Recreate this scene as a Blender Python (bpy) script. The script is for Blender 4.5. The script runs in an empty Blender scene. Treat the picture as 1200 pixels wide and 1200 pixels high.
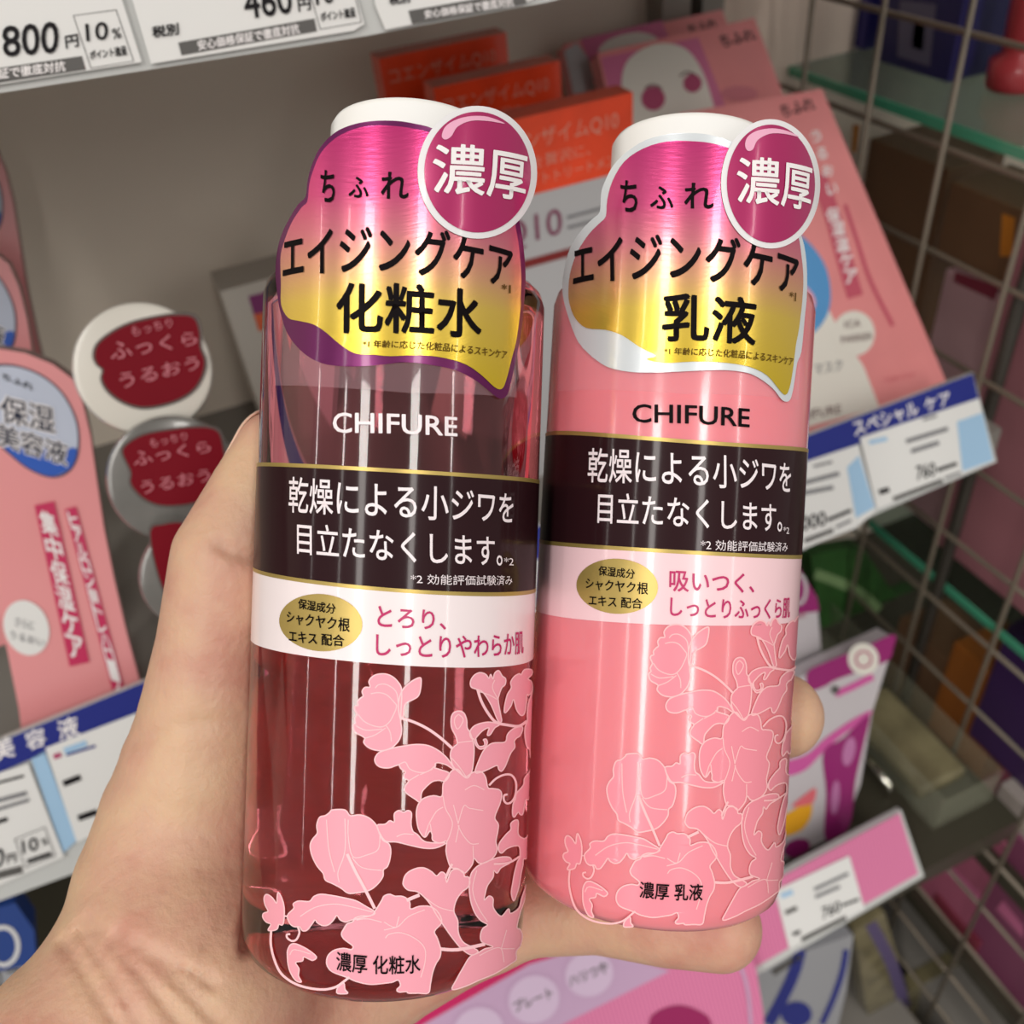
import bpy, bmesh, math, random
import numpy as np
from mathutils import Vector, Matrix
from mathutils.geometry import tessellate_polygon

# ------------------------------------------------------------------ camera, world, lights, exposure
SC = bpy.context.scene
COL = SC.collection
FPX = 1093.0                                   # focal length in pixels of the 1200 px frame
CAM = np.array([0.0, 0.0, 1.45])
_a = np.array([150, 1300, FPX]); _b = np.array([-600, -850, FPX])
_dn = _a / np.linalg.norm(_a); _dp = _b / np.linalg.norm(_b)
_rt = np.cross(_dn, _dp); _rt /= np.linalg.norm(_rt)
ROT = np.stack([_rt, _dp, -_dn])               # camera axes (right, down, forward) -> world (along shelf, into shelf, up)

cd = bpy.data.cameras.new('camera')
cam = bpy.data.objects.new('camera', cd); COL.objects.link(cam)
cd.sensor_width = 36; cd.lens = 36 * FPX / 1200
cd.clip_start = 0.01; cd.clip_end = 60
M = Matrix(((ROT[0, 0], -ROT[0, 1], -ROT[0, 2], CAM[0]),
            (ROT[1, 0], -ROT[1, 1], -ROT[1, 2], CAM[1]),
            (ROT[2, 0], -ROT[2, 1], -ROT[2, 2], CAM[2]), (0, 0, 0, 1)))
cam.matrix_world = M
cd.dof.use_dof = True; cd.dof.focus_distance = 0.158; cd.dof.aperture_fstop = 21
SC.camera = cam

w = bpy.data.worlds.new('store_ambient'); SC.world = w; w.use_nodes = True
w.node_tree.nodes['Background'].inputs[0].default_value = (1.0, 0.97, 0.93, 1)
w.node_tree.nodes['Background'].inputs[1].default_value = 0.66

CEIL = 2.75
def ceiling_tube(alpha, width, power, e0=20, e1=-19):
    """long fluorescent line on the shop ceiling, running from over the shelf to far behind the viewer"""
    P = []
    for e in (e0, e1):
        A, E = math.radians(alpha), math.radians(e)
        d = ROT @ np.array([math.cos(E) * math.sin(A), -math.sin(E), -math.cos(E) * math.cos(A)])
        P.append(BOT + d * ((CEIL - BOT[2]) / d[2]))
    mid = (P[0] + P[1]) / 2; L = P[1] - P[0]; ln = np.linalg.norm(L)
    ld = bpy.data.lights.new('ceiling_tube', 'AREA'); ld.shape = 'RECTANGLE'
    ld.size = ln; ld.size_y = width; ld.energy = power * ln * width; ld.color = (1.0, 0.955, 0.90)
    lo = bpy.data.objects.new('ceiling_tube', ld); COL.objects.link(lo)
    x = Vector(L / ln); z = Vector((0, 0, 1)); y = z.cross(x).normalized()
    lo.matrix_world = Matrix(((x.x, y.x, z.x, mid[0]), (x.y, y.y, z.y, mid[1]), (x.z, y.z, z.z, mid[2]), (0, 0, 0, 1)))
BOT = CAM + ROT @ np.array([-.02, 0, .175])
for al, wd, pw in ((17, .20, 98), (-22, .20, 98), (-38, .05, 90), (47, .07, 95), (-62, .05, 80)):
    ceiling_tube(al, wd, pw)
SC.view_settings.view_transform = 'Standard'; SC.view_settings.look = 'None'
SC.view_settings.exposure = -0.66; SC.view_settings.gamma = 1.0; SC.view_settings.use_curve_mapping = False
SC.cycles.max_bounces = 10; SC.cycles.transmission_bounces = 8; SC.cycles.transparent_max_bounces = 12
SC.cycles.caustics_reflective = False

# ------------------------------------------------------------------ helpers: colour, materials
def lin(c):
    return tuple((x / 255 / 12.92) if x / 255 <= .04045 else ((x / 255 + .055) / 1.055) ** 2.4 for x in c)
MATS = {}
def mat(name, rgb, rough=.5, metal=0., trans=0., ior=1.45, coat=0., alpha=1., sss=0., noise=0., nscale=60, bump=0., bscale=400, spec=.5):
    if name in MATS: return MATS[name]
    m = bpy.data.materials.new(name); m.use_nodes = True
    nt = m.node_tree; b = nt.nodes['Principled BSDF']
    c = lin(rgb)
    b.inputs['Base Color'].default_value = (*c, 1); b.inputs['Roughness'].default_value = rough
    b.inputs['Metallic'].default_value = metal; b.inputs['Transmission Weight'].default_value = trans
    b.inputs['IOR'].default_value = ior; b.inputs['Coat Weight'].default_value = coat
    b.inputs['Coat Roughness'].default_value = .09; b.inputs['Alpha'].default_value = alpha
    b.inputs['Specular IOR Level'].default_value = spec
    if sss:
        b.inputs['Subsurface Weight'].default_value = sss; b.inputs['Subsurface Radius'].default_value = (1, .35, .2)
        b.inputs['Subsurface Scale'].default_value = .003
    if noise or bump:
        tc = nt.nodes.new('ShaderNodeTexCoord')
    if noise:
        n = nt.nodes.new('ShaderNodeTexNoise'); n.inputs['Scale'].default_value = nscale; n.inputs['Detail'].default_value = 4
        r = nt.nodes.new('ShaderNodeValToRGB')
        r.color_ramp.elements[0].position = .3; r.color_ramp.elements[1].position = .7
        r.color_ramp.elements[0].color = (*[x * (1 - noise) for x in c], 1)
        r.color_ramp.elements[1].color = (*[min(1, x * (1 + noise)) for x in c], 1)
        nt.links.new(tc.outputs['Object'], n.inputs['Vector']); nt.links.new(n.outputs['Fac'], r.inputs[0])
        nt.links.new(r.outputs[0], b.inputs['Base Color'])
    if bump:
        n = nt.nodes.new('ShaderNodeTexNoise'); n.inputs['Scale'].default_value = bscale; n.inputs['Detail'].default_value = 5
        bp = nt.nodes.new('ShaderNodeBump'); bp.inputs['Strength'].default_value = bump; bp.inputs['Distance'].default_value = .0006
        nt.links.new(tc.outputs['Object'], n.inputs['Vector']); nt.links.new(n.outputs['Fac'], bp.inputs['Height'])
        nt.links.new(bp.outputs[0], b.inputs['Normal'])
    MATS[name] = m
    return m

def gradient_mat(name, origin, axis, stops, rough=.3, metal=0., coat=0., brush=0.):
    """printed colour that changes along an axis of the object (a two-colour print)"""
    m = bpy.data.materials.new(name); m.use_nodes = True
    nt = m.node_tree; b = nt.nodes['Principled BSDF']
    b.inputs['Roughness'].default_value = rough; b.inputs['Metallic'].default_value = metal; b.inputs['Coat Weight'].default_value = coat
    tc = nt.nodes.new('ShaderNodeTexCoord')
    sub = nt.nodes.new('ShaderNodeVectorMath'); sub.operation = 'SUBTRACT'; sub.inputs[1].default_value = tuple(origin)
    dot = nt.nodes.new('ShaderNodeVectorMath'); dot.operation = 'DOT_PRODUCT'; dot.inputs[1].default_value = tuple(axis)
    mr = nt.nodes.new('ShaderNodeMapRange'); lo, hi = stops[0][0], stops[-1][0]
    mr.inputs['From Min'].default_value = lo; mr.inputs['From Max'].default_value = hi
    rp = nt.nodes.new('ShaderNodeValToRGB'); cr = rp.color_ramp
    for i, (p, c) in enumerate(stops):
        q = (p - lo) / (hi - lo)
        e = cr.elements[i] if i < 2 else cr.elements.new(q)
        if i == 1 and len(stops) > 2: e.position = q
        e.position = q; e.color = (*lin(c), 1)
    nt.links.new(tc.outputs['Object'], sub.inputs[0]); nt.links.new(sub.outputs[0], dot.inputs[0])
    nt.links.new(dot.outputs['Value'], mr.inputs['Value']); nt.links.new(mr.outputs[0], rp.inputs[0])
    nt.links.new(rp.outputs[0], b.inputs['Base Color'])
    if brush:
        wv = nt.nodes.new('ShaderNodeTexNoise'); wv.inputs['Scale'].default_value = 1.0; wv.inputs['Detail'].default_value = 3
        mp = nt.nodes.new('ShaderNodeMapping'); mp.inputs['Scale'].default_value = (300, 300, 2600)
        nt.links.new(tc.outputs['Object'], mp.inputs['Vector']); nt.links.new(mp.outputs[0], wv.inputs['Vector'])
        bp = nt.nodes.new('ShaderNodeBump'); bp.inputs['Strength'].default_value = brush; bp.inputs['Distance'].default_value = .0002
        nt.links.new(wv.outputs['Fac'], bp.inputs['Height']); nt.links.new(bp.outputs[0], b.inputs['Normal'])
    MATS[name] = m
    return m

# ------------------------------------------------------------------ helpers: geometry
def ray(px, py): return ROT @ np.array([(px - 600) / FPX, (py - 600) / FPX, 1.0])
def atz(px, py, z): return CAM + ray(px, py) * z
def on_y(px, py, Y): r = ray(px, py); return CAM + r * (Y / r[1])
def on_x(px, py, X): r = ray(px, py); return CAM + r * (X / r[0])

class Plane:
    """flat face: a point (relative to the camera height), leaning back by tilt degrees"""
    cyl = False
    def __init__(s, Y, Z, tilt=0., yaw=0.):
        t, q = math.radians(tilt), math.radians(yaw)
        s.p0 = CAM + np.array([0, Y, Z])
        s.u = np.array([math.cos(q), math.sin(q), 0])
        back = np.array([-math.sin(q), math.cos(q), 0])
        s.v = back * math.sin(t) + np.array([0, 0, math.cos(t)])
        s.n = np.cross(s.u, s.v)
    def at(s, px, py):
        r = ray(px, py); k = np.dot(s.p0 - CAM, s.n) / np.dot(r, s.n)
        q = CAM + r * k - s.p0
        return np.array([np.dot(q, s.u), np.dot(q, s.v)])
    def pt(s, u, v, off=0.): return s.p0 + s.u * u + s.v * v + s.n * off

class SidePlane(Plane):
    """vertical face at constant X, looking towards -X"""
    def __init__(s, X):
        s.p0 = CAM + np.array([X, 0, 0]); s.u = np.array([0, -1., 0]); s.v = np.array([0, 0, 1.]); s.n = np.array([-1., 0, 0])

class Cyl:
    """bottle wall: axis parallel to the image, given by two pixel points on the axis"""
    cyl = True
    def __init__(s, a, b, z, R):
        A = atz(*a, z); B = atz(*b, z)
        s.ax = (A - B) / np.linalg.norm(A - B)            # up along the bottle
        s.o = B
        back = -(ROT[:, 2]); back = back - s.ax * np.dot(back, s.ax); s.front = back / np.linalg.norm(back)
        s.right = np.cross(s.ax, s.front); s.R = R
    def at(s, px, py, R=None):
        R = R or s.R
        r = ray(px, py); q = CAM - s.o
        rp = np.array([np.dot(r, s.right), np.dot(r, s.front)]); qp = np.array([np.dot(q, s.right), np.dot(q, s.front)])
        A = rp @ rp; B = rp @ qp; C = qp @ qp - R * R
        D = B * B - A * C
        k = (-B - math.sqrt(D)) / A if D > 0 else -B / A
        h = qp + rp * k
        return np.array([math.atan2(h[0], h[1]) * s.R, np.dot(q + r * k, s.ax)])
    def pt(s, u, v, off=0.):
        th = u / s.R; R = s.R + off
        return s.o + s.ax * v + s.right * (math.sin(th) * R) + s.front * (math.cos(th) * R)

def spline(pts, n=4, closed=True):
    P = [np.array(p, float) for p in pts]; N = len(P); out = []
    for i in range(N if closed else N - 1):
        g = (lambda k: P[k % N]) if closed else (lambda k: P[min(max(k, 0), N - 1)])
        a, b, c, d = g(i - 1), g(i), g(i + 1), g(i + 2)
        for j in range(n):
            t = j / n
            out.append(.5 * ((2 * b) + (c - a) * t + (2 * a - 5 * b + 4 * c - d) * t * t + (3 * b - a - 3 * c + d) * t ** 3))
    if not closed: out.append(P[-1])
    return out

def cr(ox, oy, s): return lambda pts: [(ox + x / s, oy + y / s) for x, y in pts]
def ell(cx, cy, rx, ry, rot=0, n=48):
    q = math.radians(rot)
    return [(cx + rx * math.cos(t) * math.cos(q) - ry * math.sin(t) * math.sin(q), cy + rx * math.cos(t) * math.sin(q) + ry * math.sin(t) * math.cos(q))
            for t in [2 * math.pi * k / n for k in range(n)]]

def xform(fn, pts): return [fn(*p) for p in pts]

GLY = {}
def glyphs(txt, bold=0.0):
    k = txt
    if k in GLY: return GLY[k]
    c = bpy.data.curves.new('lettering', 'FONT'); c.body = txt; c.resolution_u = 3
    o = bpy.data.objects.new('lettering', c); COL.objects.link(o)
    dg = bpy.context.evaluated_depsgraph_get(); dg.update()
    me = bpy.data.meshes.new_from_object(o.evaluated_get(dg))
    V = np.array([v.co[:2] for v in me.vertices]); F = [tuple(p.vertices) for p in me.polygons]
    lo, hi = V.min(0), V.max(0); em = 1 / (hi - lo); V = (V - lo) / (hi - lo)
    bpy.data.objects.remove(o); bpy.data.meshes.remove(me); bpy.data.curves.remove(c)
    GLY[k] = (V, F, em)
    return GLY[k]

class MB:
    def __init__(s): s.v = []; s.f = []; s.m = []; s.mats = []; s.smooth = []
    def mi(s, m):
        if m not in s.mats: s.mats.append(m)
        return s.mats.index(m)
    def add(s, V, F, m, smooth=False):
        o = len(s.v); s.v += [tuple(map(float, p)) for p in V]; i = s.mi(m)
        for f in F: s.f.append(tuple(o + k for k in f)); s.m.append(i); s.smooth.append(smooth)
    # --- flat or wrapped print
    def _uvmesh(s, surf, V2, F, m, off, flip=False):
        if surf.cyl:
            bm = bmesh.new(); vs = [bm.verts.new((x, y, 0)) for x, y in V2]
            for f in F:
                try: bm.faces.new([vs[k] for k in f])
                except ValueError: pass
            st = surf.R * math.radians(4)
            us = [p[0] for p in V2]
            for k in range(math.ceil(min(us) / st), math.floor(max(us) / st) + 1):
                bmesh.ops.bisect_plane(bm, geom=bm.verts[:] + bm.edges[:] + bm.faces[:], plane_co=(k * st, 0, 0), plane_no=(1, 0, 0), dist=1e-7)
            bm.verts.index_update()
            V2 = [v.co[:2] for v in bm.verts]; F = [tuple(v.index for v in f.verts) for f in bm.faces]; bm.free()
        s.add([surf.pt(x, y, off) for x, y in V2], F, m, surf.cyl)
    def poly_uv(s, surf, uv, m, off, holes=()):
        loops = [[Vector((p[0], p[1], 0)) for p in c] for c in (uv, *holes)]
        tri = tessellate_polygon(loops); flat = [p for c in loops for p in c]
        F = []
        for t in tri:
            a, b, c = (flat[k] for k in t)
            ar = (b - a).cross(c - a).z
            if abs(ar) < 1e-14: continue
            F.append(t if ar > 0 else t[::-1])
        s._uvmesh(surf, [(p.x, p.y) for p in flat], F, m, off)
    def poly(s, surf, pts, m, off, holes=()):
        s.poly_uv(surf, [surf.at(*p) for p in pts], m, off, [[surf.at(*p) for p in h] for h in holes])
    def stroke(s, surf, pts, wd, m, off, closed=False, n=4, sp=True):
        P = spline(pts, n, closed) if sp else [np.array(p, float) for p in pts]
        N = len(P); L = []; Rr = []
        for i in range(N):
            t = (P[(i + 1) % N] - P[i - 1]) if closed else (P[min(i + 1, N - 1)] - P[max(i - 1, 0)])
            l = np.hypot(*t) or 1; nn = np.array([-t[1], t[0]]) / l * wd / 2
            L.append(surf.at(*(P[i] + nn))); Rr.append(surf.at(*(P[i] - nn)))
        V = [surf.pt(*p, off) for p in L + Rr]
        F = [(i, (i + 1) % N, N + (i + 1) % N, N + i) for i in range(N if closed else N - 1)]
        s.add(V, F, m, True)
    def text(s, surf, txt, quad, m, off, bold=0.0):
        V, F, em = glyphs(txt)
        tl, tr, br, bl = [surf.at(*p) for p in quad]
        V2 = [(bl * (1 - x) + br * x) * (1 - y) + (tl * (1 - x) + tr * x) * y for x, y in V]
        if np.cross(tr - tl, tl - bl) < 0: F = [f[::-1] for f in F]
        if bold < .006: return s._uvmesh(surf, [tuple(p) for p in V2], F, m, off)
        eu = (tr - tl) * em[0] * bold; ev = (tl - bl) * em[1] * bold
        for k, (i, j) in enumerate(((-1, -.6), (-.6, 1), (1, .6), (.6, -1))):      # heavier strokes
            s._uvmesh(surf, [tuple(p + eu * i + ev * j) for p in V2], F, m, off + k * 2e-6)
    # --- solids
    def prism(s, surf, pts, thick, m, side=None, foot=(), floor=None, off=0., bevel=0.):
        uv = [np.array(surf.at(*p)) for p in pts]
        for k in foot: uv[k][1] = (CAM[2] + floor - surf.p0[2]) / surf.v[2]
        s.prism_uv(surf, uv, thick, m, side, off)
        return uv
    def prism_uv(s, surf, uv, thick, m, side=None, off=0.):
        ar = sum(uv[i - 1][0] * uv[i][1] - uv[i][0] * uv[i - 1][1] for i in range(len(uv)))
        if ar < 0: uv = uv[::-1]
        N = len(uv)
        s.poly_uv(surf, uv, m, off)
        bm2 = MB(); bm2.poly_uv(surf, uv, side or m, off - thick)
        s.add(bm2.v, [f[::-1] for f in bm2.f], side or m)
        V = [surf.pt(*p, off) for p in uv] + [surf.pt(*p, off - thick) for p in uv]
        s.add(V, [(i, N + i, N + (i + 1) % N, (i + 1) % N) for i in range(N)], side or m)
    def box(s, lo, hi, m):
        x0, y0, z0 = lo; x1, y1, z1 = hi
        V = [(x0, y0, z0), (x1, y0, z0), (x1, y1, z0), (x0, y1, z0), (x0, y0, z1), (x1, y0, z1), (x1, y1, z1), (x0, y1, z1)]
        s.add(V, [(0, 3, 2, 1), (4, 5, 6, 7), (0, 1, 5, 4), (1, 2, 6, 5), (2, 3, 7, 6), (3, 0, 4, 7)], m)
    def tube(s, pts, r, m, n=10):
        pts = [np.array(p, float) for p in pts]; V = []; N = len(pts)
        for i, p in enumerate(pts):
            t = pts[min(i + 1, N - 1)] - pts[max(i - 1, 0)]; t /= np.linalg.norm(t)
            a = np.cross(t, [.3, .5, .8]); a /= np.linalg.norm(a); b = np.cross(t, a)
            V += [p + (a * math.cos(q) + b * math.sin(q)) * r for q in [2 * math.pi * k / n for k in range(n)]]
        F = [(i * n + k, i * n + (k + 1) % n, (i + 1) * n + (k + 1) % n, (i + 1) * n + k) for i in range(N - 1) for k in range(n)]
        F += [tuple(range(n))[::-1], tuple((N - 1) * n + k for k in range(n))]
        s.add(V, F, m, True)
    def lathe(s, o, ax, e1, e2, prof, m, n=96):
        """prof: (radius, height) from bottom to top; closed at both ends"""
        V = []; K = len(prof)
        for r, h in prof:
            V += [o + ax * h + (e1 * math.cos(q) + e2 * math.sin(q)) * r for q in [2 * math.pi * k / n for k in range(n)]]
        F = [(i * n + k, i * n + (k + 1) % n, (i + 1) * n + (k + 1) % n, (i + 1) * n + k) for i in range(K - 1) for k in range(n)]
        F += [tuple(range(n))[::-1], tuple((K - 1) * n + k for k in range(n))]
        s.add(V, F, m, True)
    def build(s, name, parent=None, base=None):
        if base is None: base = np.array(parent['_base']) if parent else np.mean(np.array(s.v), 0)
        me = bpy.data.meshes.new(name)
        me.from_pydata([tuple(np.array(p) - base) for p in s.v], [], s.f)
        for m in s.mats: me.materials.append(m)
        me.polygons.foreach_set('material_index', s.m); me.polygons.foreach_set('use_smooth', s.smooth); me.update()
        o = bpy.data.objects.new(name, me); COL.objects.link(o)
        o['_base'] = tuple(base)
        if parent: o.parent = parent
        else: o.location = tuple(base)
        return o

def edge_split(o, ang=35):
    me = o.data
    bm = bmesh.new(); bm.from_mesh(me); bmesh.ops.remove_doubles(bm, verts=bm.verts, dist=1e-6)
    bmesh.ops.split_edges(bm, edges=[e for e in bm.edges if len(e.link_faces) == 2 and e.calc_face_angle(0) > math.radians(ang)])
    bm.to_mesh(me); bm.free(); return o
def soften(o, wd, seg=3):
    b = o.modifiers.new('rounded_edges', 'BEVEL'); b.width = wd; b.segments = seg; b.limit_method = 'ANGLE'; b.angle_limit = math.radians(40); return o

ALL = []
def tag(o, label, cat, group=None):
    o['label'] = label; o['category'] = cat
    if group: o['group'] = group
    ALL.append(o); return o
def thing(name, label, cat, base, group=None):
    o = bpy.data.objects.new(name, None); COL.objects.link(o); o.empty_display_size = .02
    o.location = tuple(base); o['_base'] = tuple(base)
    return tag(o, label, cat, group)
def structure(o): o['kind'] = 'structure'; return o
def dup(root, shift, label, group=None):
    r = root.copy(); COL.objects.link(r); r.location = Vector(root.location) + Vector(shift); r['label'] = label; ALL.append(r)
    if group: r['group'] = group
    for ch in list(root.children):
        c = ch.copy(); COL.objects.link(c); c.parent = r
        for g in list(ch.children):
            d = g.copy(); COL.objects.link(d); d.parent = c
    return r
def kids(root):
    return list(root.children)

# ------------------------------------------------------------------ common materials
WHITE = mat('white_plastic', (232, 232, 228), .35)
PAPER = mat('white_paper', (226, 226, 224), .55)
BLACK = mat('black_ink', (22, 18, 22), .45, spec=.2)
GREYBAR = mat('dark_grey_ink', (88, 86, 84), .5)
GREYTXT = mat('grey_ink', (120, 120, 124), .5)
NAVY = mat('navy_ink', (26, 38, 128), .45)
PALEBLUE = mat('pale_blue_print', (160, 196, 226), .5)
WHITEINK = mat('white_ink', (240, 236, 236), .4)
MAGENTA = mat('magenta_ink', (196, 30, 96), .4)
STEEL = mat('grey_painted_metal', (150, 146, 138), .4, metal=.2)
RAIL = mat('clear_price_rail', (196, 198, 196), .2, coat=.3)
SLOTDARK = mat('slot_darkness', (40, 38, 38), .5)
# ------------------------------------------------------------------ the setting: shelf bay and shop
YF, MID, LOW = .30, -.335, -.60
def Z(z): return CAM[2] + z
b = MB(); b.box((-3, -4, -.02), (4, 3, 0), mat('shop_floor_vinyl', (150, 146, 140), .4, noise=.08, nscale=6)); structure(b.build('floor'))
b = MB(); b.box((-3, .575, 0), (.685 - .36 + .02, .60, 2.4), mat('grey_back_panel', (236, 225, 209), .6, noise=.05, nscale=9)); structure(b.build('wall_back'))
b = MB(); b.box((.375, .575, 0), (3.0, .60, 2.4), mat('beige_back_panel', (226, 208, 192), .6, noise=.05, nscale=9)); structure(b.build('wall_back'))
b = MB(); b.box((.330, .555, 0), (.350, .60, 2.4), STEEL); b.box((.350, .585, 0), (.362, .60, 2.4), SLOTDARK); b.box((.362, .56, 0), (.378, .60, 2.4), STEEL); structure(b.build('trim_1'))  # black strip paints the darkness of the gap between the panels
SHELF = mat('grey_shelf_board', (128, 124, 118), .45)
b = MB(); b.box((-1.2, .308, Z(-.060)), (.40, .575, Z(-.044)), SHELF)
structure(b.build('shelf_board'))
b = MB(); b.box((-1.2, .306, Z(MID - .02)), (.412, .575, Z(MID)), SHELF); structure(b.build('shelf_board'))
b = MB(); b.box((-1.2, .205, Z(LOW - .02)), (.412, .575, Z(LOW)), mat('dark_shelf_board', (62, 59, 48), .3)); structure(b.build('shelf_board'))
b = MB(); b.box((-1.2, .12, 0), (.412, .575, Z(-.95)), SHELF); structure(b.build('shelf_plinth'))

# wire grid divider on the right end of the bay
t = thing('wire_grid_divider', 'grey welded wire grid panel dividing the shelf from the next bay', 'divider', (.42, .33, Z(-.95)))
WIRE = mat('grey_wire', (120, 110, 96), .4, metal=.2)
for k in range(-3, 7):
    y = .145 + .0635 * k
    if y < .10 or y > .575: continue
    b = MB(); b.tube([(.42, y, Z(-.95)), (.42, y, Z(.10))], .0017, WIRE, 8); b.build('upright_wire', t)
for k in range(-14, 5):
    z = -.1435 - .0595 * -k
    b = MB(); b.tube([(.4235, .10, Z(z)), (.4235, .57, Z(z))], .0017, WIRE, 8); b.build('cross_wire', t)
b = MB(); b.tube([(.428, .330, Z(-.95)), (.428, .330, Z(.10))], .0042, mat('dark_metal_post', (70, 66, 60), .35, metal=.4), 12)
tag(b.build('metal_post'), 'dark slim metal post standing against the wire grid', 'post')

# glass shelves of the neighbouring bay
GLASS = mat('shelf_glass', (176, 196, 190), .05, trans=1.0, ior=1.2)
GEDGE = mat('green_glass_edge', (72, 160, 126), .25, coat=.3)
for z, lab in ((-.197, 'upper glass shelf with green edge behind the wire grid'), (-.50, 'lower glass shelf with green edge behind the wire grid')):
    t = thing('glass_shelf', lab, 'shelf', (.44, .3, Z(z)))
    b = MB(); b.box((.4425, .18, Z(z - .006)), (.9, .57, Z(z)), GLASS); b.build('glass_panel', t)
    b = MB(); b.box((.4405, .18, Z(z - .006)), (.4425, .57, Z(z)), GEDGE); b.build('polished_edge', t)

# ------------------------------------------------------------------ top shelf rail with price tags
PR = Plane(.300, 0, 12)
b = MB(); c3 = cr(0, 0, 3)
b.prism(PR, [(-160, -70), (760, -240), (760, -27), (640, 3), (430, 42), (0, 109), (-160, 134)], .004, RAIL)
rail = tag(b.build('price_rail'), 'clear price rail along the front edge of the top shelf', 'rail')
PT = Plane(.2985, 0, 12)
def tagbase(b, pts): b.prism(PT, pts, .0006, PAPER)
def box_outline(b, pts, off=.0002, wd=1.0): b.stroke(PT, pts, wd, BLACK, off, True, sp=False)
t = thing('price_tag', 'white price tag reading 800 yen with a 10 percent box on the top rail', 'price tag', on_y(60, 40, .298), 'price tags on the top shelf rail')
b = MB(); tagbase(b, [(-130, -40), (135, -85), (143, 0), (166, 73), (0, 99), (-130, 119)]); b.build('card', t)
b = MB()
b.text(PT, '800', c3([(5, 95), (205, 75), (205, 185), (15, 200)]), BLACK, .0004, .012)
b.text(PT, '円', c3([(228, 128), (272, 120), (277, 163), (233, 171)]), BLACK, .0004, .02)
b.text(PT, '10', c3([(300, 85), (378, 76), (380, 138), (305, 145)]), BLACK, .0004, .012)
b.text(PT, '%', c3([(393, 102), (423, 97), (427, 133), (397, 138)]), BLACK, .0004, .012)
b.text(PT, 'ポイント進呈', c3([(315, 180), (442, 160), (447, 192), (318, 210)]), BLACK, .0004, .03)
box_outline(b, c3([(258, 55), (408, 35), (470, 215), (320, 240)]))
b.poly(PT, c3([(-330, 287), (288, 197), (302, 245), (-320, 340)]), GREYBAR, .0002)
b.text(PT, '証で徹底対抗', c3([(-8, 242), (228, 213), (230, 250), (-5, 279)]), WHITEINK, .0004, .02)
b.build('lettering', t)
t = thing('price_tag', 'white price tag reading 460 yen with small grey bar, second on the top rail', 'price tag', on_y(290, 10, .298), 'price tags on the top shelf rail')
b = MB(); tagbase(b, [(140, -90), (400, -135), (413, -20), (427, 28), (415, 36), (177, 75), (155, 0)]); b.build('card', t)
b = MB()
b.text(PT, '税別', c3([(533, 95), (625, 80), (628, 121), (538, 133)]), BLACK, .0004, .03)
b.text(PT, '460', c3([(850, -38), (1015, -62), (1030, 45), (865, 68)]), BLACK, .0004, .012)
b.text(PT, '円', c3([(1045, -2), (1088, -8), (1092, 34), (1050, 41)]), BLACK, .0004, .02)
b.poly(PT, c3([(626, 150), (1105, 65), (1114, 110), (638, 195)]), GREYBAR, .0002)
b.text(PT, '安心価格保証で徹底対抗', c3([(693, 143), (1048, 82), (1053, 118), (697, 178)]), WHITEINK, .0004, .02)
box_outline(b, c3([(1080, -60), (1230, -85), (1270, 78), (1125, 103)]))
b.text(PT, '10', c3([(1105, -52), (1170, -62), (1175, 8), (1112, 18)]), BLACK, .0004, .012)
b.text(PT, 'ポイント進呈', c3([(1125, 45), (1245, 25), (1250, 58), (1128, 76)]), BLACK, .0004, .03)
b.build('lettering', t)
t = thing('price_tag', 'white price tag with a grey bar only half in view, above the red cartons', 'price tag', on_y(560, 0, .298), 'price tags on the top shelf rail')
q = cr(400, 0, 3)
b = MB(); tagbase(b, q([(90, -200), (800, -320), (850, -60), (625, 15), (155, 105), (120, 20)])); b.build('card', t)
b = MB()
b.poly(PT, q([(235, 38), (640, -32), (652, 14), (248, 85)]), GREYBAR, .0002)
b.text(PT, '安心価格保証で徹底対抗', q([(290, 37), (600, -12), (605, 22), (293, 66)]), WHITEINK, .0004, .02)
b.text(PT, '税別', q([(165, -15), (237, -28), (240, 8), (170, 18)]), BLACK, .0004, .03)
b.build('lettering', t)

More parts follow.
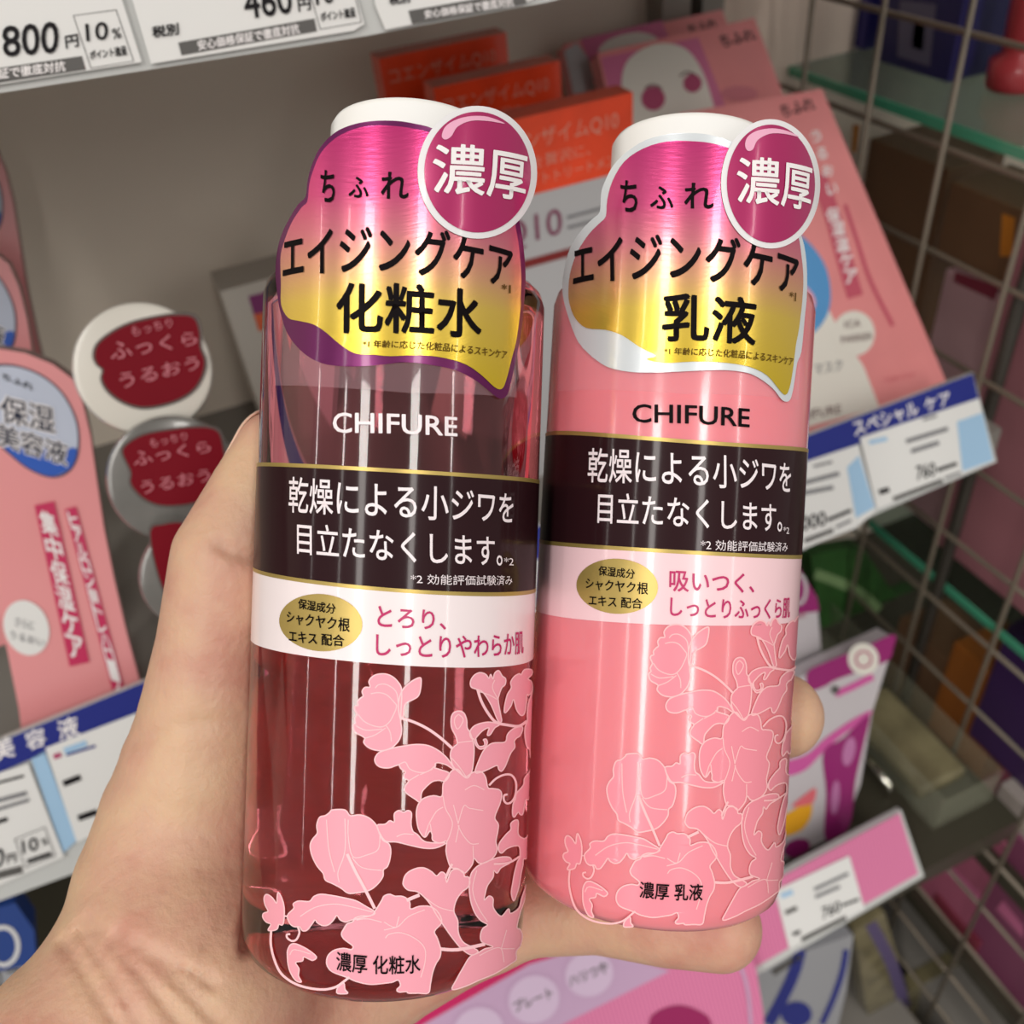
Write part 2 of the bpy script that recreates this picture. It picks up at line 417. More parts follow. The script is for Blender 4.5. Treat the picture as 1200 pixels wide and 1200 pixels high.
# ------------------------------------------------------------------ back row: red cartons, mask packs
RED = mat('red_carton_print', (238, 72, 30), .3, coat=.4, noise=.12, nscale=50)
GREYW = mat('silver_white_card', (186, 186, 188), .35)
MAROON = mat('maroon_card', (130, 40, 40), .4)
SALMONINK = mat('salmon_ink', (226, 150, 130), .4)
def red_carton(label, Y, dpx):
    P = Plane(Y, 0, 0)
    f = lambda x, y: (x, y)
    x0 = P.at(dpx[0], dpx[1])[0]; x1, z1 = P.at(dpx[2], dpx[3]); h = z1 - (MID)
    t = thing('red_carton', label, 'carton', CAM + np.array([(x0 + x1) / 2, Y, MID]), 'red topped cartons in a row')
    d = .014; w = x1 - x0
    def blk(za, zb, m, nm, g=0.):
        b = MB(); b.box(tuple(CAM + np.array([x0 - g, Y - g, za])), tuple(CAM + np.array([x1 + g, Y + d + g, zb])), m); o = b.build(nm, t); return o
    zt = z1; s = w / .072
    blk(zt - .034 * s, zt, RED, 'red_sleeve', .0004); blk(MID, zt - .034 * s, GREYW, 'carton_body')
    blk(zt - .068 * s, zt - .064 * s, MAROON, 'maroon_stripe', .0005)
    b = MB(); P2 = Plane(Y - .0006, 0, 0)
    W2 = lambda u, v: (x0 + u * w, zt - v * s)
    def tx(txt, u0, u1, va, vb, m):
        V, F, _e = glyphs(txt)
        b._uvmesh(P2, [((x0 + (u0 + (u1 - u0) * x) * w), zt - (vb + (va - vb) * y) * s) for x, y in V], F, m, .0002)
    tx('コエンザイムQ10', .05, .9, .006, .0145, SALMONINK); tx('を贅沢に、', .3, .7, .017, .0225, SALMONINK); tx('ナイトトリートメント', .2, .95, .025, .030, SALMONINK)
    tx('Q10', .05, .48, .043, .058, mat('plum_ink', (132, 60, 92), .5))
    for v in (.048, .053): b.poly_uv(P2, [(x0 + .52 * w, zt - v * s), (x0 + .95 * w, zt - v * s), (x0 + .95 * w, zt - (v + .0012) * s), (x0 + .52 * w, zt - (v + .0012) * s)][::-1], GREYTXT, .0002)
    b.build('lettering', t)
red_carton('red topped carton with white lower half, nearest of its row', .40, (560, 112, 740, 108))
red_carton('red topped carton in the middle of its row of three', .45, (505, 78, 655, 71))
red_carton('darkest red topped carton, rearmost of its row under the top rail', .50, (440, 42, 592, 38))

PINKCARD = mat('pink_mask_card', (226, 140, 140), .45, noise=.04, nscale=30)
PINK2 = mat('deep_pink_card', (206, 110, 150), .45)
FACEW = mat('off_white_print', (226, 222, 212), .5)
ROSE = mat('rose_print', (176, 70, 110), .5)
SKYB = mat('sky_blue_print', (84, 150, 206), .4)
INKSOFT = mat('soft_brown_ink', (96, 60, 62), .5)
def mask_pack(label, Y, tilt, outline, foot):
    P = Plane(Y, MID, tilt)
    t = thing('sheet_mask_pack', label, 'mask pack', CAM + np.array([P.at(*outline[2])[0] - .03, Y, MID]), 'pink sheet mask packs in a row')
    b = MB(); b.prism(P, outline, .012, PINKCARD, foot=foot, floor=MID + .001); o = soften(b.build('pack_body', t), .001, 2)
    return P, t
# rear
P, t = mask_pack('pink sheet mask pack mostly hidden, rearmost of its row', .42, 32, [(660, 52), (846, 11), (990, 400), (760, 460)], (2, 3))
b = MB(); b.text(P, 'ちふれ', [(805, 30), (838, 22), (841, 33), (808, 42)], INKSOFT, .0004, .03)
b.poly(P, [(661, 60), (676, 50), (716, 106), (672, 110)], GREYW, .0002); b.poly(P, [(680, 46), (775, 24), (790, 60), (695, 85)], PINK2, .0003); b.poly(P, spline([(702, 62), (715, 46), (745, 38), (768, 44), (772, 60), (740, 70)]), FACEW, .0004); b.build('pack_print', t)
# middle with the face
P, t = mask_pack('pink sheet mask pack printed with a pale face, second in its row', .385, 32, [(700, 62), (884, 21), (1040, 440), (800, 500)], (2, 3))
b = MB(); b.text(P, 'ちふれ', [(842, 42), (882, 34), (886, 46), (846, 56)], INKSOFT, .0004, .03)
b.poly(P, [(704, 68), (818, 44), (850, 125), (860, 200), (740, 220)], PINK2, .0002)
b.poly(P, spline([(728, 105), (733, 75), (752, 58), (775, 51), (800, 56), (818, 75), (832, 110), (840, 150), (830, 200), (790, 230), (750, 200), (735, 150)]), FACEW, .0004)
for cx, cy, r in ((765, 116, 14), (811, 98, 11)):
    b.poly(P, ell(cx, cy, r, r), ROSE, .0006)
b.stroke(P, [(755, 104), (764, 100), (775, 104)], 2, INKSOFT, .0007); b.stroke(P, [(796, 90), (804, 85), (814, 88)], 2, INKSOFT, .0007)
b.poly(P, ell(866, 110, 22, 9), mat('dull_pink_print', (206, 120, 132), .5), .0004)
b.build('pack_print', t)
# front, large
P, t = mask_pack('large pink sheet mask pack with a blue circle, front of its row', .335, 38, [(796, 133), (963, 104), (1128, 500), (900, 600)], (2, 3))
g = cr(940, 250, 4.615)
b = MB(); b.text(P, 'ちふれ', [(913, 124), (952, 114), (955, 128), (917, 138)], INKSOFT, .0004, .03)
b.poly(P, [(890, 300), (932, 290), (985, 390), (1012, 430), (1030, 477), (905, 512), (870, 480)], FACEW, .0002)
b.poly(P, spline([(905, 300), (930, 275), (950, 287), (968, 315), (973, 350), (966, 375), (948, 393), (920, 392), (900, 360)]), SKYB, .0004)
b.poly(P, spline([(925, 330), (944, 336), (955, 352), (950, 366), (930, 370)]), mat('pale_pink_print', (232, 160, 176), .5), .0005)
b.poly(P, ell(1000, 391, 24.5, 26.5), FACEW, .0005)
b.text(P, 'ICA', g([(225, 585), (310, 575), (312, 612), (228, 622)]), INKSOFT, .0007, .01); b.text(P, 'PARRIER', g([(205, 668), (372, 645), (376, 680), (210, 706)]), INKSOFT, .0007, .01)
b.text(P, 'マスク', g([(60, 815), (212, 790), (218, 848), (70, 876)]), GREYTXT, .0004, .01); b.text(P, 'CHIFURE', g([(-60, 1080), (205, 1034), (210, 1080), (-55, 1128)]), INKSOFT, .0004, .01)
col = [(975, 252), (981, 268), (986, 287), (991, 305), (996, 324), (1001, 342)]
b.stroke(P, [(958, 205), (975, 252), (988, 300), (1002, 348)], 19, mat('raspberry_print', (196, 84, 104), .5), .0003)
for ch, (x, y) in zip('保湿温ケア', col): b.text(P, ch, [(x - 8, y - 7), (x + 7, y - 9), (x + 9, y + 7), (x - 6, y + 9)], WHITEINK, .0005, .02)
b.stroke(P, [(990, 240), (1005, 285), (1020, 330), (1046, 382)], 5, mat('raspberry_print', (0, 0, 0)), .0003)
for ch, (x, y) in zip('うるおい', [(955, 160), (962, 180), (969, 200), (974, 222)]): b.text(P, ch, [(x - 6, y - 6), (x + 6, y - 7), (x + 7, y + 6), (x - 5, y + 7)], WHITEINK, .0004, .02)
b.text(P, 'うるおいマスク', g([(440, 890), (605, 860), (608, 885), (445, 918)]), mat('raspberry_print', (0, 0, 0)), .0004)
b.build('pack_print', t)

# ------------------------------------------------------------------ left: pink essence packs, red jars, small carton
PP = Plane(.315, MID, 18)
c3b = cr(0, 400, 3)
t = thing('essence_pack', 'pink essence pack with a blue oval label, front of its row', 'cosmetic pack', CAM + np.array([PP.at(100, 800)[0], .315, MID]), 'pink essence packs in a row')
OUT = [(-42, 440), (-28, 415), (0, 409), (30, 414), (62, 427), (85, 444), (97, 472), (106, 510), (113, 560), (122, 620), (134, 680), (148, 740), (164, 800), (186, 880), (40, 930), (22, 830), (8, 760), (-6, 690), (-18, 610), (-34, 520)]
b = MB(); b.prism(PP, OUT, .010, mat('pink_pack', (228, 150, 152), .35, coat=.3), mat('pale_card_rim', (176, 150, 146), .5), foot=(13, 14), floor=MID + .001)
soften(b.build('pack_body', t), .002, 3)
OV = c3b([(-60, 115), (0, 87), (80, 95), (160, 132), (225, 195), (268, 290), (270, 390), (238, 452), (180, 472), (105, 445), (40, 395), (-20, 335), (-75, 240)])
b = MB(); b.poly(PP, spline([(45 + (x - 45) * 1.05, 492 + (y - 492) * 1.04) for x, y in OV]), mat('dark_rim_ink', (88, 74, 92), .5), .0004)
b.poly(PP, spline(OV), mat('pale_blue_oval', (190, 198, 216), .35), .0006)
b.poly(PP, spline(c3b([(-10, 340), (60, 372), (130, 372), (200, 388), (266, 372), (262, 420), (238, 452), (180, 472), (105, 445), (40, 395)])), mat('royal_blue_print', (46, 92, 186), .35), .0008)
b.text(PP, 'ちふれ', c3b([(10, 110), (118, 150), (116, 172), (8, 130)]), BLACK, .0010, .02)
for dx, m_, bo, of in ((0, WHITEINK, .07, .0010), (0, mat('ink_blue_black', (28, 34, 58), .5), .012, .0012)):
    b.text(PP, '保湿', c3b([(2, 188), (188, 232), (194, 322), (6, 280)]), m_, of, bo); b.text(PP, '美容液', c3b([(-14, 282), (236, 358), (236, 436), (-8, 362)]), m_, of, bo)
b.build('oval_label', t)
b = MB()
RASP = mat('raspberry_ink', (196, 46, 92), .45)
def vcol(P, txt, a, z_, w, m_, off, bold=.02, under=None):
    n = len(txt); a = np.array(a, float); z_ = np.array(z_, float); d = (z_ - a) / n; r = np.array([w, w * .28])
    if under: b.stroke(P, [a - d * .3, (a + z_) / 2, z_ + d * .2], w * 1.25, under, off - .0002)
    for k, ch in enumerate(txt):
        c = a + d * (k + .5); u = d * .46; h = r * .5
        b.text(P, ch, [c - h - u, c + h - u, c + h + u, c - h + u], m_, off, bold)
vcol(PP, '集中保湿ケア', (54, 598), (92, 772), 19, WHITEINK, .0009, .02, RASP)
vcol(PP, 'ヒアルロン酸トレハロース', (84, 600), (140, 812), 11, WHITEINK, .0009, .02, RASP)
b.poly(PP, ell(31, 735, 26, 33, -20), PAPER, .0006); b.text(PP, 'さらに', [(18, 722), (40, 728), (40, 738), (18, 732)], GREYTXT, .0008, .01); b.text(PP, 'うるおい', [(12, 738), (52, 748), (52, 757), (12, 747)], GREYTXT, .0008, .01)
b.build('pack_print', t)
dup(t, (-.012, .060, .028), 'pink essence pack half hidden behind the front one, second in its row')
dup(t, (-.006, .130, .055), 'pink essence pack standing highest at the frame edge, rearmost of its row')

REDLAB = mat('crimson_label', (112, 6, 24), .5, spec=.1)
CLEARW = mat('silvery_clear_wrap', (104, 102, 98), .25, coat=.4, noise=.15, nscale=60)
def jar(label, c, rx, Y, blob, lines, gem=None, extra=None):
    P = Plane(Y, 0, 30)
    u0, v0 = P.at(*c); R = abs(P.at(c[0] + rx, c[1])[0] - u0)
    o = P.pt(u0, v0)
    t = thing('round_jar', label, 'jar', o - P.n * .012, 'red labelled jars stacked on the shelf')
    b = MB(); b.lathe(o - P.n * .036, P.n, P.u, P.v, [(R * .93, 0), (R * .96, .002), (R * .96, .021), (R * .90, .022)], CLEARW, 64); edge_split(b.build('jar_body', t))
    b = MB(); b.lathe(o - P.n * .0135, P.n, P.u, P.v, [(R * .97, 0), (R, .001), (R, .0105), (R * .97, .0128), (R * .9, .0134)], mat('white_jar_lid', (206, 202, 192), .3, coat=.2) if gem else CLEARW, 64); edge_split(b.build('lid', t), 50)
    b = MB(); b.poly(P, spline(blob), mat('dark_label_rim', (72, 60, 56), .5), .0004); cx, cy = np.mean(blob, 0)
    b.poly(P, spline([(cx + (x - cx) * .95, cy + (y - cy) * .94) for x, y in blob]), REDLAB, .0006)
    for txt, qd in lines: b.text(P, txt, qd, mat('faded_pink_ink', (190, 108, 120), .5), .0008, .0)
    b.build('red_label', t)
    return t
k = cr(80, 330, 4.615)
BL = k([(130, 400), (150, 335), (230, 268), (340, 215), (480, 182), (600, 168), (690, 182), (722, 260), (725, 350), (752, 430), (738, 510), (690, 590), (600, 650), (480, 685), (380, 690), (280, 655), (205, 595), (172, 530), (180, 480), (148, 450)])
L1 = [('もっちり', k([(340, 245), (560, 200), (565, 245), (345, 300)])), ('ふっくら', k([(220, 330), (690, 270), (700, 340), (235, 430)])), ('うるおう', k([(270, 500), (700, 400), (710, 470), (290, 580)]))]
jar('round jar with a white lid and crimson label, top of its stack', (168, 432), 85, .415, BL, L1, gem=True)
B2 = k([(285, 930), (300, 880), (400, 820), (560, 790), (720, 775), (820, 800), (850, 900), (860, 1000), (830, 1100), (750, 1180), (640, 1215), (500, 1220), (400, 1180), (330, 1100), (330, 1030)])
L2 = [('もっちり', k([(440, 850), (640, 815), (645, 855), (445, 900)])), ('ふっくら', k([(340, 920), (760, 860), (775, 920), (360, 1000)])), ('うるおう', k([(390, 1080), (760, 1010), (770, 1075), (400, 1150)]))]
jar('round jar in clear wrap with crimson label, second of its stack', (204, 562), 82, .405, B2, L2)
B3 = [(174, 622), (190, 612), (215, 610), (250, 620), (272, 650), (270, 700), (240, 735), (205, 715), (186, 680)]
jar('round jar half hidden behind the thumb, bottom of its stack', (232, 676), 72, .395, B3, [])

b = MB(); P = Plane(.47, MID, 10); b.prism(P, [(258, 342), (345, 318), (400, 470), (313, 500)], .05, mat('off_white_carton', (184, 178, 168), .5), foot=(2, 3), floor=MID + .001)
t = thing('small_carton', 'small white carton with purple and orange print beside the jars', 'carton', CAM + np.array([P.at(330, 430)[0], .47, MID])); b.build('carton_body', t)
b = MB(); b.poly(P, [(291, 347), (330, 337), (338, 362), (297, 368)], mat('purple_print', (120, 40, 100), .4), .0004); b.poly(P, [(297, 368), (338, 362), (344, 384), (303, 388)], mat('orange_print', (206, 92, 50), .4), .0004); b.build('carton_print', t)

# ------------------------------------------------------------------ middle shelf strip with tags
SP = Plane(.297, MID, 22)
b = MB(); b.prism(SP, [(-120, 915), (165, 800), (560, 640), (940, 512), (1140, 437), (1168, 541), (1030, 601), (934, 648), (560, 800), (150, 1000), (-120, 1100)], .003, RAIL)
tag(b.build('shelf_strip'), 'clear label strip along the front edge of the middle shelf', 'rail')
SP2 = Plane(.2955, MID, 22)
b = MB(); b.poly(SP2, [(-120, 919), (165, 801), (560, 641), (940, 513), (1140, 438), (1147, 467), (930, 549), (560, 680), (150, 842), (-120, 955)], NAVY, .0)
q = cr(0, 780, 2.857)
b.text(SP2, '美', q([(-30, 255), (40, 232), (52, 300), (-20, 325)]), WHITEINK, .0003, .015); b.text(SP2, '容', q([(80, 225), (145, 203), (158, 262), (95, 285)]), WHITEINK, .0003, .015); b.text(SP2, '液', q([(188, 185), (255, 165), (268, 230), (202, 252)]), WHITEINK, .0003, .015)
b.text(SP2, 'スペシャル', [(998, 495), (1073, 470), (1077, 486), (1002, 512)], WHITEINK, .0003, .015); b.text(SP2, 'ケア', [(1082, 468), (1111, 458), (1114, 473), (1085, 483)], WHITEINK, .0003, .015)
tag(b.build('shelf_banner'), 'navy blue banner with white lettering along the middle shelf edge', 'banner')
SP3 = Plane(.2945, MID, 22)
def small_tag(label, pts, price, pq, lines, blue=None, extra=(), grp='price tags on the middle shelf'):
    t = thing('price_tag', label, 'price tag', SP3.pt(*SP3.at(*np.mean(pts, 0))), grp)
    b = MB(); b.prism(SP3, pts, .0005, PAPER); b.build('card', t)
    b = MB()
    if blue: b.poly(SP3, blue, PALEBLUE, .0002)
    if price: b.text(SP3, price, pq, BLACK, .0004, .01)
    for a, z_, wd, m_ in lines: b.stroke(SP3, [a, z_], wd, m_, .0004, sp=False)
    for e in extra: e(b)
    b.build('lettering', t)
    return t
h = cr(920, 480, 4.286)
def L(a, z_, wd, m_=GREYTXT, f=h): p = f([a, z_]); return (p[0], p[1], wd, m_)
small_tag('white and pale blue price tag reading 760, right end of the middle shelf', [(1008, 513), (1147, 467), (1165, 541), (1028, 597)], '760', h([(655, 285), (750, 262), (752, 330), (660, 355)]),
    [L((605, 160), (815, 95), 5), L((630, 210), (770, 165), 5), L((760, 305), (860, 270), 4, BLACK), L((470, 415), (520, 400), 6, BLACK), L((540, 450), (790, 355), 5, GREYBAR), L((800, 345), (880, 315), 3), L((420, 165), (510, 145), 5, PALEBLUE), L((690, 50), (760, 30), 3)],
    blue=h([(862, 60), (990, 15), (1045, 255), (890, 310)]))
small_tag('white and pale blue price tag reading 1,000 beside the second bottle', [(900, 556), (1006, 521), (1027, 598), (1003, 619), (910, 655)], '1,000', h([(30, 550), (200, 508), (205, 590), (35, 632)]),
    [L((85, 370), (270, 320), 5), L((85, 420), (240, 390), 5), L((210, 555), (330, 505), 4, BLACK), L((95, 660), (240, 605), 5, GREYBAR), L((140, 285), (235, 262), 3), L((255, 590), (330, 555), 3)],
    blue=h([(310, 290), (370, 230), (450, 490), (355, 545)]))
small_tag('white price tag with a 10 percent box, left end of the middle shelf', [(-100, 945), (-20, 912), (33, 895), (75, 1004), (0, 1037), (-100, 1080)], '0', q([(-25, 620), (12, 605), (15, 665), (-20, 680)]),
    [L((-40, 460), (90, 425), 5, GREYTXT, q), L((-40, 490), (98, 448), 4, GREYTXT, q), L((-20, 395), (80, 368), 3, BLACK, q), L((-30, 530), (25, 512), 5, BLACK, q), L((-60, 715), (75, 680), 9, GREYBAR, q), L((92, 655), (172, 628), 5, BLACK, q)],
    extra=[lambda b: b.stroke(SP3, q([(50, 580), (150, 540), (185, 635), (85, 675)]), 1.2, BLACK, .0004, True, sp=False),
           lambda b: b.text(SP3, '10', q([(72, 585), (125, 572), (130, 615), (78, 628)]), BLACK, .0004, .015),
           lambda b: b.text(SP3, '円', q([(22, 632), (52, 625), (56, 655), (26, 662)]), BLACK, .0004, .02),
           lambda b: b.text(SP3, '%', q([(138, 580), (158, 573), (162, 597), (142, 603)]), BLACK, .0004, .01)])
small_tag('white price tag on the middle shelf partly hidden by the wrist', [(53, 877), (240, 805), (280, 905), (90, 987)], None, None,
    [L((212, 395), (270, 372), 7, BLACK, q), L((262, 510), (325, 488), 7, BLACK, q), L((180, 305), (205, 296), 6, ROSE, q), L((215, 285), (290, 258), 7, PALEBLUE, q), L((222, 298), (320, 268), 3, NAVY, q), L((320, 540), (400, 510), 7, GREYBAR, q)])
b = MB(); b.prism(SP2, [(36, 888), (52, 880), (90, 985), (74, 1000)], .0004, PALEBLUE); tag(b.build('backing_card'), 'narrow pale blue backing card between two price tags on the left', 'card')

# ------------------------------------------------------------------ lower shelf: strip, packs
LP = Plane(.197, LOW, 28)
b = MB(); b.prism(LP, [(640, 1172), (911, 1026), (1056, 949), (1083, 1027), (900, 1135), (640, 1288)], .004, RAIL)
t = thing('shelf_strip', 'pink striped label strip with a price tag on the low shelf edge', 'rail', LP.pt(*LP.at(960, 1060))); b.build('strip_holder', t)
def stripes_mat(name, a, c_, scale):
    m = bpy.data.materials.new(name); m.use_nodes = True; nt = m.node_tree; bs = nt.nodes['Principled BSDF']; bs.inputs['Roughness'].default_value = .45
    tc = nt.nodes.new('ShaderNodeTexCoord'); wv = nt.nodes.new('ShaderNodeTexWave'); wv.inputs['Scale'].default_value = scale; wv.wave_type = 'BANDS'; wv.bands_direction = 'X'
    mx = nt.nodes.new('ShaderNodeMix'); mx.data_type = 'RGBA'; mx.inputs[6].default_value = (*lin(a), 1); mx.inputs[7].default_value = (*lin(c_), 1)
    nt.links.new(tc.outputs['Object'], wv.inputs['Vector']); nt.links.new(wv.outputs['Fac'], mx.inputs[0]); nt.links.new(mx.outputs[2], bs.inputs['Base Color'])
    return m
PSTR = stripes_mat('pink_pinstripe', (226, 132, 172), (204, 108, 152), 130)
LP2 = Plane(.1955, LOW, 28)
b = MB(); b.poly(LP2, [(640, 1175), (911, 1030), (1054, 953), (1076, 1024), (898, 1126), (640, 1278)], PSTR, 0); b.build('striped_insert', t)
g5 = cr(900, 940, 4)
t = thing('price_tag', 'white price tag reading 760 on the pink striped strip', 'price tag', LP2.pt(*LP2.at(955, 1055)))
b = MB(); b.prism(LP2, [(907, 1043), (994, 1002), (1012, 1064), (924, 1111)], .0004, PAPER, off=.001); b.build('card', t)
b = MB(); b.text(LP2, '760', g5([(245, 490), (330, 455), (335, 505), (250, 545)]), BLACK, .0014, .01)
for a, z_, wd, m_ in [L((210, 405), (370, 330), 4, GREYTXT, g5), L((215, 440), (330, 390), 4, GREYTXT, g5), L((75, 515), (130, 490), 5, GREYBAR, g5), L((110, 615), (145, 600), 4, BLACK, g5), L((150, 640), (360, 535), 5, GREYBAR, g5), L((340, 480), (420, 450), 3, BLACK, g5), L((55, 435), (110, 415), 6, PALEBLUE, g5)]:
    b.stroke(LP2, [a, z_], wd, m_, .0014, sp=False)
b.build('lettering', t)

PURP = mat('magenta_pack_print', (150, 28, 110), .35, coat=.3)
PWHT = mat('white_pack', (198, 192, 196), .35, coat=.3)
OLIVE = mat('olive_film', (120, 112, 84), .25, coat=.5, noise=.3, nscale=40)
LILAC = mat('lilac_print', (194, 160, 192), .4)
def pack(name, label, cat, Y, tilt, outline, foot, m_, floor, thick=.014, group=None):
    P = Plane(Y, floor, tilt)
    t = thing(name, label, cat, CAM + np.array([P.at(*np.mean(outline, 0))[0], Y, floor]), group)
    b = MB(); b.prism(P, outline, thick, m_, foot=foot, floor=floor + .001); soften(b.build('pack_body', t), .0015, 2)
    return P, t
n4 = cr(920, 720, 4.286); n3 = cr(920, 480, 4.286)
P, t = pack('refill_pouch', 'white refill pouch with magenta top just right of the second bottle', 'pouch', .29, 15, [(880, 660), (930, 655), (957, 700), (968, 830), (975, 1000), (890, 1010)], (4, 5), PWHT, LOW, group='white and magenta refill pouches')
b = MB(); b.poly(P, [(880, 660), (930, 655), (957, 700), (960, 716), (880, 726)], PURP, .0004); b.stroke(P, ell(935, 690, 9, 17), 4, PWHT, .0006, True); b.text(P, 'ふれ', n3([(40, 1020), (100, 1005), (102, 1040), (42, 1055)]), ROSE, .0006, .02); b.build('pouch_print', t)
P, t = pack('refill_pouch', 'white refill pouch with magenta swoosh and round badge behind the pink strip', 'pouch', .25, 22, [(905, 812), (950, 788), (1046, 744), (1042, 770), (1022, 835), (1008, 920), (996, 1040), (900, 1090), (900, 900)], (6, 7), PWHT, LOW, group='white and magenta refill pouches')
b = MB(); b.poly(P, spline(n4([(110, 290), (200, 240), (400, 160), (545, 100), (540, 170), (515, 230), (400, 275), (250, 330), (200, 360), (120, 380)])), PURP, .0004)
b.poly(P, ell(1011, 772, 18, 19, -20), FACEW, .0006); b.stroke(P, ell(1011, 772, 9, 9), 2.5, ROSE, .0008, True)
b.stroke(P, n4([(250, 400), (340, 360), (440, 310)]), 8, mat('pink_magenta_print', (206, 90, 160), .4), .0004); b.poly(P, ell(978, 808, 5, 5), GREYBAR, .0006)
b.poly(P, spline(n4([(-60, 730), (0, 735), (110, 700), (200, 620), (330, 530), (430, 480), (410, 520), (280, 610), (190, 690), (100, 780), (0, 815), (-60, 815)])), mat('pink_magenta_print', (0, 0, 0)), .0004)
b.poly(P, spline(n4([(190, 690), (290, 620), (420, 500), (395, 640), (350, 840), (320, 1060), (200, 1130), (205, 900)])), PURP, .0005)
b.poly(P, ell(994, 880, 7, 17, 12), mat('pale_mauve_print', (190, 120, 170), .4), .0007); b.poly(P, ell(978, 934, 5, 20, 5), mat('pale_mauve_print', (0, 0, 0)), .0007)
b.poly(P, spline(n4([(-40, 1030), (40, 980), (120, 930), (130, 1000), (80, 1080), (-20, 1110)])), mat('amber_print', (236, 170, 40), .4), .0006)
b.poly(P, spline(n4([(30, 960), (100, 900), (150, 870), (140, 940), (80, 960)])), mat('coral_print', (226, 110, 120), .4), .0007)
b.poly(P, ell(933, 993, 16, 10, -20), PURP, .0006)
b.build('pouch_print', t)

# pink pouch with two round badges at the bottom
P = Plane(.197, LOW, 28); P.p0 = P.p0 + P.n * .0165
out = [(400, 1255), (470, 1205), (620, 1118), (690, 1092), (800, 1085), (868, 1100), (886, 1135), (895, 1190), (893, 1260), (860, 1330), (430, 1400)]
t = thing('sheet_mask_pouch', 'pink and lilac striped pouch with two round badges, hung on the low shelf strip', 'pouch', P.pt(*P.at(680, 1200)))
b = MB(); b.prism(P, out, .013, PSTR); soften(b.build('pack_body', t), .0015, 2)
e6 = cr(480, 1020, 2.857)
b = MB(); b.poly(P, e6([(0, 540), (60, 500), (200, 415), (400, 310), (560, 262), (760, 300), (870, 335), (700, 420), (500, 520), (300, 640), (0, 760)]), LILAC, .0004)
b.poly(P, e6([(-20, 545), (0, 540), (400, 312), (560, 265), (430, 265), (300, 320), (80, 450)]), MAGENTA, .0005)
for cx, cy, r, s_ in ((415, 430, 90, 'プレート'), (600, 345, 85, 'ハリつや'), (230, 535, 88, '')):
    b.poly(P, e6(ell(cx, cy, r, r * .92, -25)), mat('pale_lilac_print', (208, 184, 210), .4), .0006); b.stroke(P, e6(ell(cx, cy, r, r * .92, -25)), 3, LILAC, .0007, True)
    if s_: b.text(P, s_, e6([(cx - 72, cy + 8), (cx + 55, cy - 45), (cx + 65, cy - 8), (cx - 62, cy + 42)]), GREYBAR, .0008, .02)
b.poly(P, spline(e6([(800, 514), (830, 470), (900, 450), (970, 470), (1010, 514), (1000, 640), (820, 640)])), mat('dark_rose_print', (150, 30, 90), .4), .0006)
b.stroke(P, e6([(1065, 275), (1105, 320), (1130, 400), (1140, 520), (1135, 640)]), 4, LILAC, .0006)
b.build('pouch_print', t)

P, t = pack('cotton_pack', 'grey white pack with navy curved stripes, bottom edge right of the pouch', 'pack', .215, 5, [(885, 1138), (935, 1118), (1000, 1095), (992, 1160), (975, 1230), (975, 1320), (880, 1330)], (5, 6), mat('grey_white_pack', (160, 162, 168), .3, coat=.4), -.949)
b = MB(); b.stroke(P, g5([(150, 690), (120, 800), (60, 930), (0, 1040)]), 14, NAVY, .0004); b.stroke(P, g5([(365, 690), (345, 800), (300, 930), (250, 1040)]), 7, NAVY, .0004); b.poly(P, ell(933, 1188, 18, 15), NAVY, .0005); b.stroke(P, g5([(20, 800), (150, 720)]), 7, GREYBAR, .0004); b.build('pack_print', t)
P, t = pack('clear_pouch', 'dull olive clear pouch standing beside the navy striped pack', 'pouch', .235, 4, [(1000, 1090), (1036, 1068), (1052, 1120), (1066, 1230), (1066, 1320), (985, 1330)], (4, 5), OLIVE, -.949)
b = MB(); b.stroke(P, [(1020, 1082), (1045, 1130), (1060, 1180)], 14, mat('dusky_violet_print', (92, 80, 118), .4), .0004); b.build('pouch_print', t)
P, t = pack('blister_pack', 'blue and white pack in the dark lower left corner', 'pack', .31, 8, [(-60, 1080), (18, 1058), (40, 1090), (48, 1180), (52, 1300), (-60, 1320)], (4, 5), mat('dim_blue_pack', (40, 70, 140), .35), LOW + .012)
b = MB(); b.stroke(P, ell(4, 1108, 17, 22), 5, PAPER, .0004, True); b.poly(P, [(-60, 1150), (36, 1130), (44, 1175), (-60, 1195)], mat('grey_white_pack', (0, 0, 0)), .0004); b.text(P, 'ココ', [(-14, 1142), (22, 1134), (24, 1150), (-12, 1158)], GREYBAR, .0006, .02); b.build('pack_print', t)
P, t = pack('green_pouch', 'dark green pouch in shade under the right price tags', 'pouch', .40, 10, [(950, 650), (1010, 640), (1050, 700), (1060, 880), (960, 900)], (3, 4), mat('dark_green_pack', (50, 92, 44), .4, noise=.3, nscale=40), LOW + .012)
b = MB(); b.stroke(P, [(955, 672), (1000, 690), (1030, 715)], 12, mat('pale_green_print', (130, 160, 110), .4), .0004); b.build('pouch_print', t)

